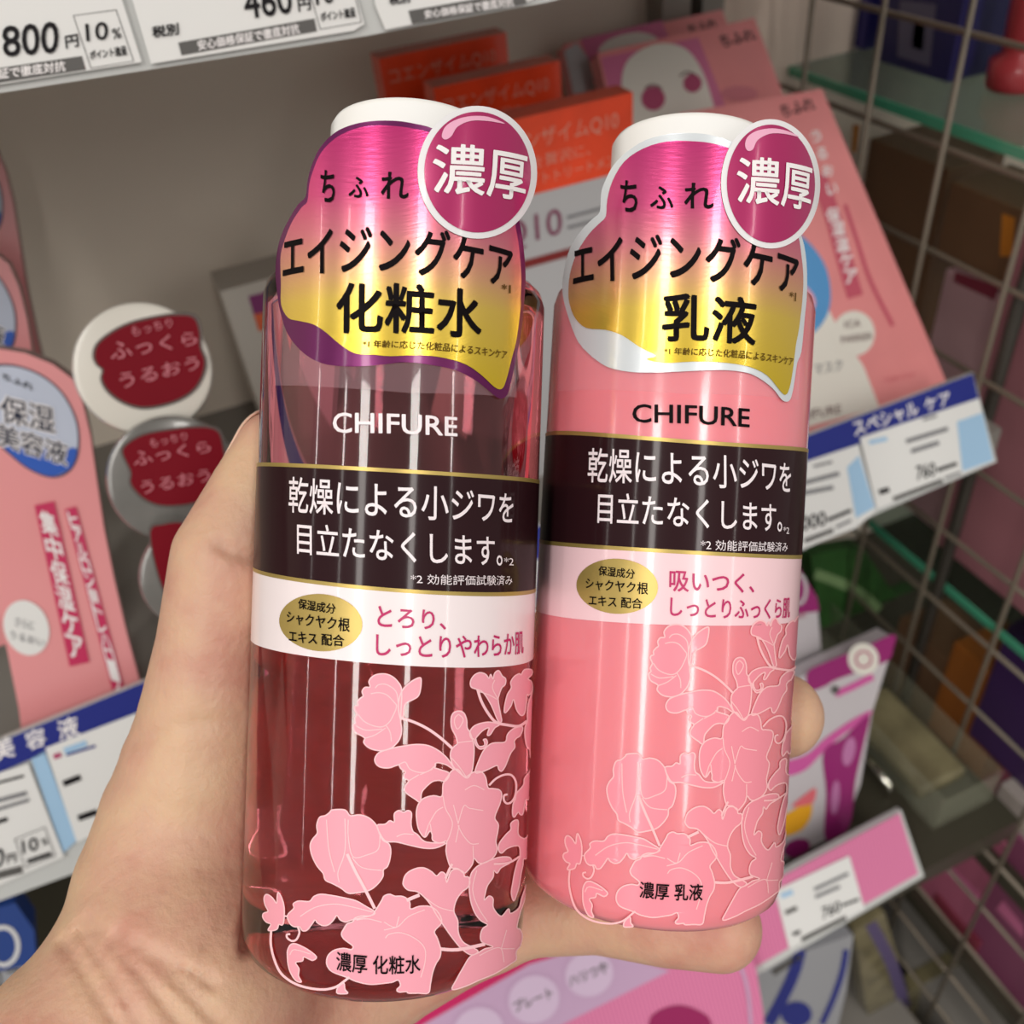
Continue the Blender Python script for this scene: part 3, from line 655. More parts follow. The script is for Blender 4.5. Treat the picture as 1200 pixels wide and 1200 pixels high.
def on_z(px, py, z): r = ray(px, py); return CAM + r * (z / r[2])
CH = mat('chrome', (230, 228, 215), .12, metal=1.)
q0, q1 = on_z(1016, 888, LOW + .012), on_z(1043, 922, LOW + .012)
b = MB(); b.tube([q0, (q0 + q1) / 2, q1], .0030, CH, 12)
for q_ in (q0, q1): b.tube([q_ - np.array([0, 0, .0115]), q_ - np.array([0, 0, .005]), q_], .0012, CH, 8)
tag(b.build('metal_clip'), 'small shiny metal clip standing on the dark low shelf behind the pink strip', 'clip')
t = thing('acrylic_tray', 'clear plastic tray on the low shelf corner beside the wire grid', 'tray', CAM + np.array([.385, .33, LOW]))
ACR = mat('clear_acrylic', (170, 172, 150), .12, alpha=.16, coat=.6)
for x0, x1, y0, y1, z1 in ((.355, .357, .225, .42, .035), (.404, .406, .225, .42, .035), (.357, .404, .225, .227, .03), (.357, .404, .418, .42, .035), (.357, .404, .227, .418, .0022)):
    b = MB(); b.box(tuple(CAM + np.array([x0, y0, LOW + .0006])), tuple(CAM + np.array([x1, y1, LOW + z1])), ACR); b.build('tray_floor' if z1 < .01 else 'tray_side', t)
b = MB(); q_ = on_z(1062, 930, LOW + .02); b.box((.3595, .245, CAM[2] + LOW + .0032), (.4015, .33, CAM[2] + LOW + .016), mat('olive_film', (0, 0, 0)))
tag(soften(b.build('sachet'), .004, 3), 'dull olive sachet lying in the clear plastic tray', 'sachet')

# ------------------------------------------------------------------ products of the neighbouring bay, seen through the grid
def side_box(name, label, cat, X, pts, m_, floor=None, top=None, depth=.05, prints=(), group='cartons behind the wire grid'):
    P = SidePlane(X); uv = [P.at(*p) for p in pts]
    y0, y1 = min(-p[0] for p in uv), max(-p[0] for p in uv); z0, z1 = min(p[1] for p in uv), max(p[1] for p in uv)
    if floor is not None: z0 = floor
    if top is not None: z1 = top
    t = thing(name, label, cat, CAM + np.array([X, (y0 + y1) / 2, z0]), group)
    b = MB(); b.box(tuple(CAM + np.array([X, y0, z0])), tuple(CAM + np.array([X + depth, y1, z1])), m_); soften(b.build('box', t), .0012, 2)
    if prints:
        b = MB()
        for pp, pm in prints: b.poly(P, pp, pm, .0004)
        b.build('box_print', t)
    return t
G1, G2 = -.1968, -.4998
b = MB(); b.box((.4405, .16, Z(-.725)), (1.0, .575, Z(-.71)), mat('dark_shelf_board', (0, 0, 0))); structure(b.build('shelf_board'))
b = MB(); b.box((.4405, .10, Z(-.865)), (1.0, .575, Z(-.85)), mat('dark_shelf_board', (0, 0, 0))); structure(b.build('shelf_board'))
b = MB(); b.box((.4405, .12, 0), (1.0, .575, Z(-.95)), SHELF); structure(b.build('shelf_plinth'))
DN = mat('dark_navy_box', (52, 46, 128), .35); DK = mat('black_navy_box', (44, 40, 92), .35)
side_box('navy_box', 'navy box with a pale framed label on the upper glass shelf', 'box', .50, [(945, -30), (1012, -10), (1012, 60), (945, 60)], DN, G1, prints=[([(955, 2), (1003, 18), (1001, 46), (955, 32)], mat('dusk_violet_print', (96, 80, 110), .4)), ([(960, 8), (998, 21), (996, 39), (960, 27)], DN)])
side_box('navy_box', 'black navy box with a grey label on the upper glass shelf', 'box', .49, [(1040, -50), (1118, -20), (1118, 60), (1040, 60)], DK, G1, prints=[([(1055, 0), (1098, 5), (1090, 78), (1052, 66)], mat('smoky_violet_print', (104, 100, 124), .4)), ([(1072, 20), (1085, 24), (1082, 60), (1069, 55)], DN)])
side_box('navy_box', 'plain dark box far back on the upper glass shelf', 'box', .52, [(900, -40), (936, -25), (936, 60), (900, 60)], DK, G1)
t = thing('red_bottle', 'dull red bottle with a wide base on the upper glass shelf', 'bottle', on_x(1165, 118, .50))
o = CAM + np.array([.515, on_x(1165, 118, .50)[1], G1])
b = MB(); b.lathe(o, np.array([0, 0, 1.]), np.array([1., 0, 0]), np.array([0, 1., 0]), [(.017, 0), (.018, .002), (.018, .016), (.012, .02), (.013, .024), (.016, .12), (.016, .14)], mat('red_plastic', (176, 60, 66), .3, coat=.4), 40); b.build('bottle_body', t)
b = MB(); b.lathe(o + np.array([0, 0, .1403]), np.array([0, 0, 1.]), np.array([1., 0, 0]), np.array([0, 1., 0]), [(.012, 0), (.012, .022), (.011, .024)], mat('red_cap', (120, 40, 48), .3), 40); b.build('cap', t)
BROWN = mat('brown_carton', (108, 78, 54), .55); ORNG = mat('orange_carton', (196, 122, 40), .5); BURG = mat('burgundy_carton', (120, 44, 60), .4); MAUV = mat('mauve_carton', (176, 140, 144), .4); DPUR = mat('deep_purple_carton', (62, 36, 84), .4); PNKC = mat('dusty_pink_carton', (170, 92, 118), .4); PALEC = mat('pale_grey_carton', (176, 166, 160), .5)
side_box('carton', 'brown carton standing below the upper glass shelf behind the grid', 'carton', .50, [(1015, 190), (1090, 190), (1090, 300), (1015, 300)], BROWN, G2, prints=[([(1000, 146), (1008, 146), (1004, 178), (998, 178)], ORNG)])
side_box('carton', 'brown carton with an orange corner right of the plain brown one', 'carton', .48, [(1110, 230), (1182, 240), (1182, 340), (1110, 340)], BROWN, -.30, prints=[([(1175, 250), (1190, 255), (1186, 300), (1172, 300)], ORNG)])
side_box('carton', 'mauve carton with burgundy top behind the grid, beside the mask pack', 'carton', .475, [(1105, 330), (1168, 345), (1168, 470), (1105, 470)], MAUV, G2, prints=[([(1120, 318), (1172, 336), (1166, 352), (1118, 330)], BURG)])
side_box('carton', 'burgundy carton at the right edge of the frame behind the grid', 'carton', .465, [(1186, 300), (1260, 300), (1260, 620), (1176, 620)], mat('dull_maroon_carton', (164, 108, 116), .4), G2)
side_box('carton', 'brown carton under the lower glass shelf behind the grid', 'carton', .475, [(1050, 740), (1095, 760), (1095, 890), (1050, 890)], BROWN, -.7095)
side_box('carton', 'orange carton under the lower glass shelf, between brown and purple', 'carton', .47, [(1112, 770), (1150, 780), (1150, 900), (1112, 900)], mat('burnt_orange_carton', (150, 86, 28), .5), -.7095)
side_box('carton', 'deep purple carton under the lower glass shelf at the right edge', 'carton', .465, [(1160, 790), (1260, 800), (1260, 920), (1160, 920)], DPUR, -.645)
side_box('carton', 'pale grey carton corner at the right edge below the purple one', 'carton', .455, [(1178, 905), (1260, 900), (1260, 960), (1178, 960)], PALEC, -.7095, top=-.646)
side_box('carton', 'dusty pink carton with a light stripe low behind the grid', 'carton', .45, [(1090, 985), (1150, 960), (1150, 1060), (1090, 1080)], PNKC, -.8495, prints=[([(1098, 1012), (1106, 1006), (1150, 1048), (1146, 1056)], mat('light_magenta_print', (200, 110, 150), .4))])
side_box('carton', 'maroon carton below the dusty pink one behind the grid', 'carton', .448, [(1080, 1085), (1120, 1075), (1120, 1160), (1080, 1160)], BURG, -.8495)
side_box('carton', 'plum carton in the lower right corner behind the grid', 'carton', .452, [(1150, 1050), (1260, 1050), (1260, 1200), (1140, 1200)], mat('plum_carton', (128, 66, 96), .4), -.8495, prints=[([(1168, 1065), (1176, 1055), (1200, 1085), (1200, 1100)], mat('light_magenta_print', (0, 0, 0)))])
# ------------------------------------------------------------------ the two hand-held bottles
BLUSH = mat('blush_bottle_plastic', (234, 132, 142), .22, coat=.6, sss=.25, spec=.5)
def glass_mat(name, rgb):
    m = mat(name, rgb, .035, trans=1.0, ior=1.36, coat=.3)
    return m
PINKGLASS = glass_mat('clear_pink_liquid', (250, 142, 156))
CAPW = mat('white_cap_plastic', (244, 244, 242), .28, coat=.3)
DARKBAND = mat('dark_brown_band', (42, 20, 24), .35, coat=.28, spec=.05)
GOLD = mat('gold_foil', (180, 156, 88), .35, metal=.55)
BANDW = mat('white_band', (240, 228, 230), .3, coat=.5)
BANDP = mat('pale_pink_band', (244, 206, 212), .3, coat=.5)
FLOWER = mat('pink_flower_print', (240, 160, 176), .4)
FLOWLN = mat('pale_flower_line', (250, 200, 206), .4)
FLOWER2 = mat('rose_flower_print', (240, 142, 158), .3, coat=.4)
FLOWLN2 = mat('light_rose_line', (252, 190, 194), .35)
MAGT = mat('magenta_lettering', (190, 34, 100), .35)
BADGE = mat('magenta_badge', (172, 34, 96), .26, metal=.25, coat=.4)
BADGEW = mat('white_badge_rim', (226, 224, 226), .35, coat=.3)
BADGEHI = mat('badge_highlight_arc', (232, 170, 196), .3)  # pale colour for the highlight painted on the badge
PLUM = mat('plum_foil', (98, 14, 80), .3, metal=.5, coat=.3)
FOILW = mat('silver_white_foil', (214, 220, 224), .28, metal=.25, coat=.3)
BINK = mat('black_label_ink', (16, 11, 13), .45, spec=.06)
BINK2 = mat('olive_label_ink', (84, 60, 22), .5, spec=.05)
WARM = mat('white_lettering', (238, 226, 230), .35)
FILM = mat('clear_film', (236, 196, 206), .12, alpha=.13)

# the peony scroll printed on both bottles (frame pixels of the first bottle)
fA, fB, fC, fD, fE = cr(480, 770, 7.5), cr(400, 770, 7.5), cr(480, 900, 7.5), cr(350, 920, 7.5), cr(290, 1020, 7.5)
fF = cr(450, 1010, 6.316)
FILL = [
 fB([(245,210),(290,160),(370,145),(440,165),(500,220),(530,300),(520,545),(530,640),(510,720),(470,770),(430,800),(350,820),(255,800),(200,750),(205,705),(130,660),(108,600),(130,575),(120,545),(140,500),(118,455),(125,430),(150,420),(145,390),(170,360),(195,340),(185,300),(210,265),(255,260)]),
 fB([(525,310),(590,230),(680,180),(700,210),(680,330),(620,375),(570,400),(548,450),(545,510),(520,545),(500,430)]),
 fB([(295,900),(310,860),(345,830),(440,800),(540,780),(650,765),(760,775),(850,820),(920,880),(970,950),(985,985),(920,945),(850,925),(820,935),(822,960),(800,965),(860,985),(945,1020),(910,1085),(850,1080),(790,1095),(720,1160),(700,1200),(690,1270),(640,1240),(580,1200),(555,1170),(560,1130),(590,1085),(555,1060),(550,1030),(560,1005),(520,975),(500,945),(420,970),(350,965),(310,940)]),
 fA([(415,755),(400,690),(365,620),(360,540),(380,490),(425,472),(470,490),(495,550),(500,620),(525,660),(550,735),(560,800),(555,900),(540,1000),(500,1060),(440,1020),(380,960),(355,880),(360,820),(390,780)]),
 fA([(580,280),(535,260),(530,210),(560,160),(610,135),(660,150),(690,185),(705,150),(725,190),(740,140),(775,118),(805,165),(835,190),(830,240),(800,270),(775,340),(770,380),(790,500),(800,560),(770,560),(710,420),(640,310)]),
 fA([(830,490),(825,440),(850,330),(885,270),(880,220),(910,170),(955,145),(970,155),(1000,110),(1060,110),(1065,150),(1030,190),(1060,215),(1068,280),(1045,330),(1020,330),(1015,400),(1000,490),(970,512),(930,460),(905,370),(880,430)]),
 fA([(1085,290),(1085,480),(1080,600),(1070,700),(1065,880),(1050,870),(1045,810),(1020,780),(1005,700),(1005,620),(1025,560),(1025,480),(1040,390)]),
 fA([(525,650),(560,605),(620,580),(700,570),(780,590),(740,620),(700,680),(675,680),(690,620),(640,640),(590,690),(575,720),(600,780),(650,775),(650,740),(640,725),(665,720),(675,755),(650,795),(610,805),(575,770),(560,720),(540,715),(525,690)]),
 fA([(570,1010),(600,910),(650,810),(720,755),(830,745),(850,680),(900,630),(960,610),(985,625),(960,690),(930,710),(910,740),(915,790),(880,840),(855,900),(830,960),(800,1000),(775,985),(760,950),(690,980),(630,1005)]),
 fC([(1060,10),(1065,120),(1040,270),(1010,280),(985,400),(960,405),(945,385),(910,430),(895,400),(900,320),(920,270),(930,220),(990,150),(1000,90),(1040,40)]),
 fC([(290,140),(330,70),(370,20),(420,10),(480,75),(550,35),(620,30),(660,80),(680,170),(720,178),(780,190),(800,230),(785,310),(740,430),(770,490),(765,560),(750,640),(760,720),(720,790),(650,830),(600,830),(560,790),(545,840),(510,890),(470,920),(420,880),(360,870),(330,800),(315,720),(320,640),(260,655),(200,630),(195,580),(175,550),(130,605),(80,540),(60,450),(60,360),(90,290),(140,255),(210,240),(280,245)]),
 fD([(690,350),(760,340),(800,310),(840,320),(840,250),(880,220),(920,235),(960,220),(990,245),(985,330),(1000,400),(1040,430),(1100,490),(1200,505),(1290,505),(1200,548),(1100,550),(980,525),(860,495),(770,490),(720,430)]),
 fC([(775,720),(780,660),(840,580),(880,540),(880,490),(910,460),(945,465),(945,580),(1000,620),(1040,590),(1030,700),(1020,790),(990,800),(985,850),(970,920),(950,1040),(930,1110),(905,1165),(885,1100),(895,1020),(915,910),(940,820),(960,780),(955,690),(900,685),(840,710),(800,745)]),
 fF([(625,170),(635,100),(655,60),(700,20),(796,-21),(860,-38),(922,-34),(930,0),(860,40),(830,80),(805,60),(800,110),(760,170),(745,220),(735,280),(770,250),(800,270),(800,330),(830,380),(860,400),(880,385),(915,345),(930,380),(990,340),(1010,270),(1035,200),(1055,150),(1045,230),(1015,330),(1000,370),(975,480),(1000,500),(1015,550),(1000,620),(970,660),(970,720),(940,745),(880,785),(800,830),(700,870),(600,915),(500,940),(530,870),(580,780),(630,700),(690,670),(740,640),(800,625),(720,590),(708,540),(725,490),(760,462),(710,430),(665,370),(635,280)]),
 fF([(140,150),(160,90),(220,50),(290,40),(350,70),(385,100),(420,72),(450,90),(460,150),(490,70),(530,50),(580,70),(590,105),(620,110),(630,150),(610,190),(570,220),(530,280),(512,360),(540,430),(545,520),(580,590),(650,630),(690,660),(640,685),(570,640),(510,570),(460,500),(420,440),(380,380),(340,310),(290,250),(240,215),(180,205),(150,180)]),
 fE([(830,550),(850,510),(880,465),(930,445),(945,415),(1000,395),(1090,390),(1130,340),(1180,260)]) + fF([(0,250),(40,235),(80,250),(130,250),(170,270),(190,300),(195,345),(260,325),(330,325),(380,350),(415,400),(420,450),(370,510),(390,560),(415,640),(410,700),(380,750),(355,820),(340,900),(325,965),(250,966),(180,966),(165,955),(110,958),(95,940),(120,910),(105,870),(60,885),(0,893)]) + fE([(1080,995),(960,970),(880,935),(760,890),(715,850),(700,800),(715,740),(770,695),(850,680),(915,690),(930,660),(880,620),(845,590)]),
 fE([(360,390),(415,330),(410,290),(460,265),(550,268),(590,225),(650,205),(740,215),(820,230),(950,260),(1040,310),(1120,360),(1090,390),(920,430),(870,448),(820,430),(790,390),(760,430),(720,470),(670,480),(620,455),(600,430),(570,470),(530,520),(490,525),(465,490),(420,490),(380,460)]),
 fE([(165,215),(190,210),(230,240),(265,285),(270,230),(280,190),(310,240),(330,320),(330,420),(315,475),(285,470),(270,510),(230,525),(190,520),(215,470),(175,450),(145,410),(150,375),(190,355),(165,300),(155,250)]),
 fE([(360,760),(360,700),(385,650),(425,640),(480,660),(550,700),(612,755),(580,785),(540,770),(500,755),(490,790),(430,805),(460,860),(455,920),(480,975),(430,960),(385,890),(365,820)]),
 fE([(790,1070),(800,1020),(850,985),(860,1040),(885,1072),(840,1078)]),
 fD([(280,235),(300,215),(410,215),(455,265),(530,258),(600,275),(650,310),(690,360),(710,420),(740,480),(790,510),(808,560),(805,630),(780,710),(745,740),(740,800),(690,870),(620,920),(520,940),(440,945),(375,900),(300,860),(240,830),(220,770),(170,710),(125,620),(108,530),(130,470),(170,420),(165,350),(190,280),(240,265)]),
]
STEM = [  # (points, width)
 (fB([(520,530),(640,570),(760,630),(870,710),(970,800)]), 3.2), (fA([(590,280),(620,380),(680,490),(750,570),(850,595),(950,605),(1020,560)]), 3.2),
 (fC([(690,150),(750,90),(830,55),(890,65),(925,130),(920,230),(890,290),(850,310),(820,285),(820,240),(850,230)]), 2.4), (fC([(730,840),(860,830),(965,770)]), 2.4),
 (fF([(450,120),(480,50),(500,10)]), 3), (fF([(165,280),(260,240)]), 4), (fF([(415,640),(540,645),(740,605)]), 4),
 (fE([(450,490),(465,540),(440,600),(400,615),(360,590),(355,560),(385,555)]), 2.4), (fE([(330,395),(365,400)]), 2),
 (fE([(218,530),(215,640),(240,760),(290,880),(360,950),(450,1000),(560,1030),(680,1040),(780,1018),(850,970),(900,930)]), 2.8), (fD([(430,600),(500,750),(580,900),(670,1080)]), 3.6)]
LINE = [
 fB([(260,320),(330,310),(400,330),(460,390),(485,430),(460,500),(420,570),(360,610),(280,600),(200,560),(150,500)]), fB([(500,400),(480,300),(400,240),(330,240),(300,270)]), fB([(395,600),(430,660),(440,740)]), fB([(210,710),(300,680),(390,620)]), fB([(130,600),(220,640),(360,630)]),
 fB([(500,945),(560,920),(600,980),(680,1010),(760,1000),(830,940)]), fB([(690,1030),(800,980)]), fB([(590,1085),(680,1030)]),
 fA([(425,500),(395,530),(390,580),(415,630),(450,590),(465,540),(425,500)]), fA([(420,750),(490,740),(550,735)]), fA([(360,880),(430,960),(490,1050)]), fA([(600,300),(690,330),(760,370)]), fA([(740,200),(720,270),(770,370)]),
 fC([(290,240),(310,350),(370,470),(350,580),(320,650)]), fC([(420,480),(380,320)]), fC([(420,490),(470,330),(520,350),(640,370)]), fC([(420,500),(460,580),(530,660),(600,660)]), fC([(550,680),(555,790)]), fC([(430,500),(400,650)]), fC([(170,480),(230,380),(290,340)]), fC([(130,600),(170,480),(190,560)]), fC([(480,190),(560,150),(650,190)]),
 fD([(440,300),(440,450),(480,625),(600,610),(700,560),(715,440)]), fD([(410,290),(415,500),(400,620),(350,760),(360,850)]), fD([(470,630),(560,720),(730,745)]), fD([(860,450),(920,425),(1010,430)]), fD([(250,300),(270,560),(320,760)]),
 fF([(10,560),(40,530),(130,520),(240,570),(300,640),(300,740),(270,850)]), fF([(0,440),(90,480),(180,400),(300,350)]), fF([(0,500),(90,480)]), fF([(90,480),(110,400)]), fF([(290,250),(400,330),(512,360)]), fF([(680,60),(650,200),(690,330),(760,440)]), fF([(700,690),(800,640),(860,640),(880,740)]), fF([(860,640),(900,500)]), fF([(865,640),(960,640)]),
 fE([(470,400),(600,320),(760,290),(900,310),(1100,360)]), fE([(960,430),(1060,420),(1180,450)]), fE([(380,740),(420,690),(560,730)])]
def scroll(b, surf, fn, fill, line, off, wl=1.5, ks=1.0):
    for p in FILL:
        q = spline(xform(fn, p), 3); b.poly(surf, q, fill, off)
    for p, wd in STEM: b.stroke(surf, xform(fn, p), wd * ks, line, off + .00008)
    for p in FILL: b.stroke(surf, xform(fn, p), wl, line, off + .00005, True)
    for p in LINE: b.stroke(surf, xform(fn, p), wl * .8, line, off + .00005)

def ring(b, surf, top, bot, m, off, umax=112):
    """printed band all round the front: quadratic in sin(angle) through three pixels above and below"""
    def fit(p3):
        uv = [surf.at(*p) for p in p3]
        return np.polyfit([math.sin(u / surf.R) for u, v in uv], [v for u, v in uv], 2)
    ft, fb = fit(top), fit(bot); A = [math.radians(k) for k in range(-umax, umax + 1, 4)]
    V = [surf.pt(a * surf.R, np.polyval(f_, max(-1, min(1, math.sin(a)))), off) for f_ in (ft, fb) for a in A]
    n = len(A); b.add(V, [(n + i, n + i + 1, i + 1, i) for i in range(n - 1)], m, True)

def bottle(S, vb, vs, vt, rc, body_m, name, label, D):
    base = S.o + S.ax * vb; R = S.R
    t = thing(name, label, 'cosmetic bottle', base)
    V = lambda y: S.at(D['cx'], y)[1] - vb
    b = MB(); b.lathe(S.o, S.ax, S.front, S.right, [(R * .55, vb + .0012), (R - .0055, vb), (R - .0026, vb + .0008), (R - .0008, vb + .0024), (R - .0001, vb + .0046), (R, vb + .007), (R, vs - .0045), (R - .0006, vs - .0022), (R - .0022, vs - .0006), (R - .005, vs), (rc + .0012, vs + .0010), (rc - .001, vs + .0012)], body_m, 128)
    b.build('body', t)
    b = MB(); b.lathe(S.o, S.ax, S.front, S.right, [(rc - .0006, vs + .0014), (rc, vs + .002), (rc, vt - .0016), (rc - .0006, vt - .0005), (rc - .0018, vt), (rc * .5, vt + .0001)], CAPW, 96); b.build('cap', t)
    # film and foil label
    b = MB(); b.poly(S, D['film'], FILM, .0003); b.build('clear_film', t)
    grad = gradient_mat(name + '_foil', (0, 0, 0), S.ax, [(V(y), c) for y, c in D['grad'][::-1]], .26, .6, .3, .12)
    b = MB(); b.poly(S, spline(D['outer'], 3), D['edge'], .00042); b.poly(S, spline(D['inner'], 3), grad, .00054); fl = b.build('foil_label', t)
    b = MB()
    for txt, qd, bo in D['blk']: b.text(S, txt, qd, BINK, .00068, bo)
    for txt, qd, bo in D['olv']: b.text(S, txt, qd, BINK2, .00068, bo)
    o = b.build('label_lettering', fl); 
    cx, cy, rx, ry, rot, ix, iy = D['badge']
    b = MB(); b.poly(S, ell(cx, cy, rx, ry, rot, 64), BADGEW, .00074); b.poly(S, ell(cx, cy, ix, iy, rot, 64), BADGE, .00082)
    b.poly(S, spline(D['arc'], 4), BADGEHI, .0009); b.text(S, '濃厚', D['noko'], WHITEINK, .00098, .012); b.build('round_badge', t)
    # bands
    b = MB(); t3, b3 = D['dark']; sh = lambda p3, d: [(x, y + d) for x, y in p3]
    ring(b, S, sh(t3, 0), sh(t3, 4.5), GOLD, .00016); ring(b, S, sh(t3, 4), sh(b3, -3), DARKBAND, .00012); ring(b, S, sh(b3, -4.5), sh(b3, 0), GOLD, .00016)
    bd = b.build('dark_band', t)
    b = MB()
    for txt, qd, bo in D['band']: b.text(S, txt, qd, WARM, .00026, bo)
    b.build('band_lettering', bd)
    b = MB(); ring(b, S, b3, D['wbot'], D['wm'], .00012); wb = b.build('pale_band', t)
    b = MB(); b.poly(S, ell(*D['gold'], n=48), GOLD, .0002)
    for txt, qd, bo in D['gtx']: b.text(S, txt, qd, BINK, .0003, bo)
    b.build('gold_oval', wb)
    b = MB()
    for txt, qd, bo in D['mag']: b.text(S, txt, qd, MAGT, .00024, bo)
    b.build('magenta_lettering', wb)
    b = MB(); scroll(b, S, D['fn'], *D['fl']); b.build('peony_print', t)
    b = MB(); b.text(S, 'CHIFURE', D['brand'], D['brandm'], .0002, .012); b.build('brand_lettering', t)
    b = MB(); b.text(S, D['foot'][0], D['foot'][1], BINK, .0003, .012); b.build('product_lettering', t)
    return t

p1 = cr(310, 100, 3.636); p2 = cr(300, 330, 3.4286); p3 = cr(290, 640, 3.4286)
S1 = Cyl((476.5, 350), (452, 1060), .175, .02597)
D1 = dict(cx=470,
  film=[(322, 350), (330, 335), (600, 340), (604, 466), (480, 461), (400, 455), (324, 452)],
  outer=p1([(65,700),(85,630),(115,570),(150,512),(183,478),(190,420),(205,355),(240,275),(300,210),(370,175),(460,157),(560,156),(640,168),(720,190),(860,260),(1000,400),(1060,520),(1085,620),(1098,720),(1104,820),(1098,920),(1090,1000)]) + p2([(1070,100),(1055,220),(1035,320),(1012,425),(997,462),(970,470),(930,440),(880,400),(800,358),(700,336),(600,326),(500,336),(400,343),(290,335),(220,305),(165,255),(128,195),(106,120)]) + p1([(65,900),(56,800)]),
  inner=p1([(80,740),(92,680),(125,592),(168,525),(192,500),(200,430),(214,375),(248,295),(308,232),(380,195),(460,178),(560,180),(640,192),(720,215),(850,300),(980,420),(1040,530),(1066,640),(1078,740),(1084,840),(1078,940)]) + p2([(1056,70),(1040,215),(1018,310),(995,400),(978,432),(950,425),(900,378),(840,336),(760,310),(660,298),(540,302),(470,296),(400,290),(340,252),(290,208),(240,175),(180,160),(140,148),(112,95)]) + p1([(82,850)]),
  edge=PLUM, grad=[(140, (196, 42, 116)), (225, (204, 74, 124)), (272, (210, 120, 132)), (318, (214, 160, 118)), (352, (220, 188, 84)), (440, (216, 186, 40))],
  blk=[('ち', p1([(250,368),(310,372),(306,505),(252,498)]), .015), ('ふ', p1([(368,396),(450,400),(446,486),(366,482)]), .015), ('れ', p1([(502,376),(615,380),(612,492),(500,486)]), .015),
       ('エイジングケア', p1([(95,640),(1045,692),(1040,872),(93,838)]), .016), ('化粧水', p1([(318,852),(915,885),(912,1085),(316,1058)]), .02)],
  olv=[('*1', p1([(1000,850),(1036,852),(1036,888),(1000,886)]), .01), ('*1 年齢に応じた化粧品によるスキンケア', p1([(425,1090),(1022,1132),(1018,1170),(424,1120)]), .01)],
  badge=(557, 203.5, 68, 77.5, 0, 60.5, 70.5), arc=p1([(750,225),(765,185),(810,155),(870,140),(940,142),(1010,170),(940,160),(870,160),(815,185),(790,225),(765,240)]),
  noko=p1([(716,262),(1102,300),(1088,505),(714,468)]),
  dark=([(312, 542), (490, 551), (634, 563)], [(303, 672), (465, 694), (630, 693)]), wbot=[(300, 755), (462, 779), (626, 770)], wm=BANDW,
  band=[('乾燥による小ジワを', p2([(138,785),(1030,850),(1027,972),(136,926)]), .008), ('目立たなくします。', p2([(170,968),(985,1022),(985,1142),(170,1092)]), .008), ('*2', p2([(992,1108),(1030,1110),(1030,1140),(992,1138)]), .0), ('*2 効能評価試験済み', p3([(655,110),(1060,116),(1058,156),(655,150)]), .0)],
  gold=(376.6, 729.5, 48.5, 33.5, 5), gtx=[('保湿成分', p3([(210,210),(358,232),(355,272),(208,250)]), .014), ('シャクヤク根', p3([(165,258),(414,290),(412,345),(162,306)]), .014), ('エキス 配合', p3([(172,334),(390,357),(390,402),(172,384)]), .014)],
  mag=[('とろり、', p3([(525,238),(795,262),(795,334),(523,324)]), .012), ('しっとりやわらか肌', p3([(518,352),(1104,342),(1104,430),(518,440)]), .012)],
  fn=lambda x, y: (x, y), fl=(FLOWER, FLOWLN, .00016), brand=p2([(312,528),(806,546),(806,622),(312,608)]), brandm=WARM, foot=('濃厚 化粧水', [(395, 1114), (492, 1118), (492, 1139), (395, 1136)]))
bottle(S1, -.0068, .1166, .1456, .0150, PINKGLASS, 'lotion_bottle', 'clear pink lotion bottle with plum edged label, held nearest the thumb', D1)

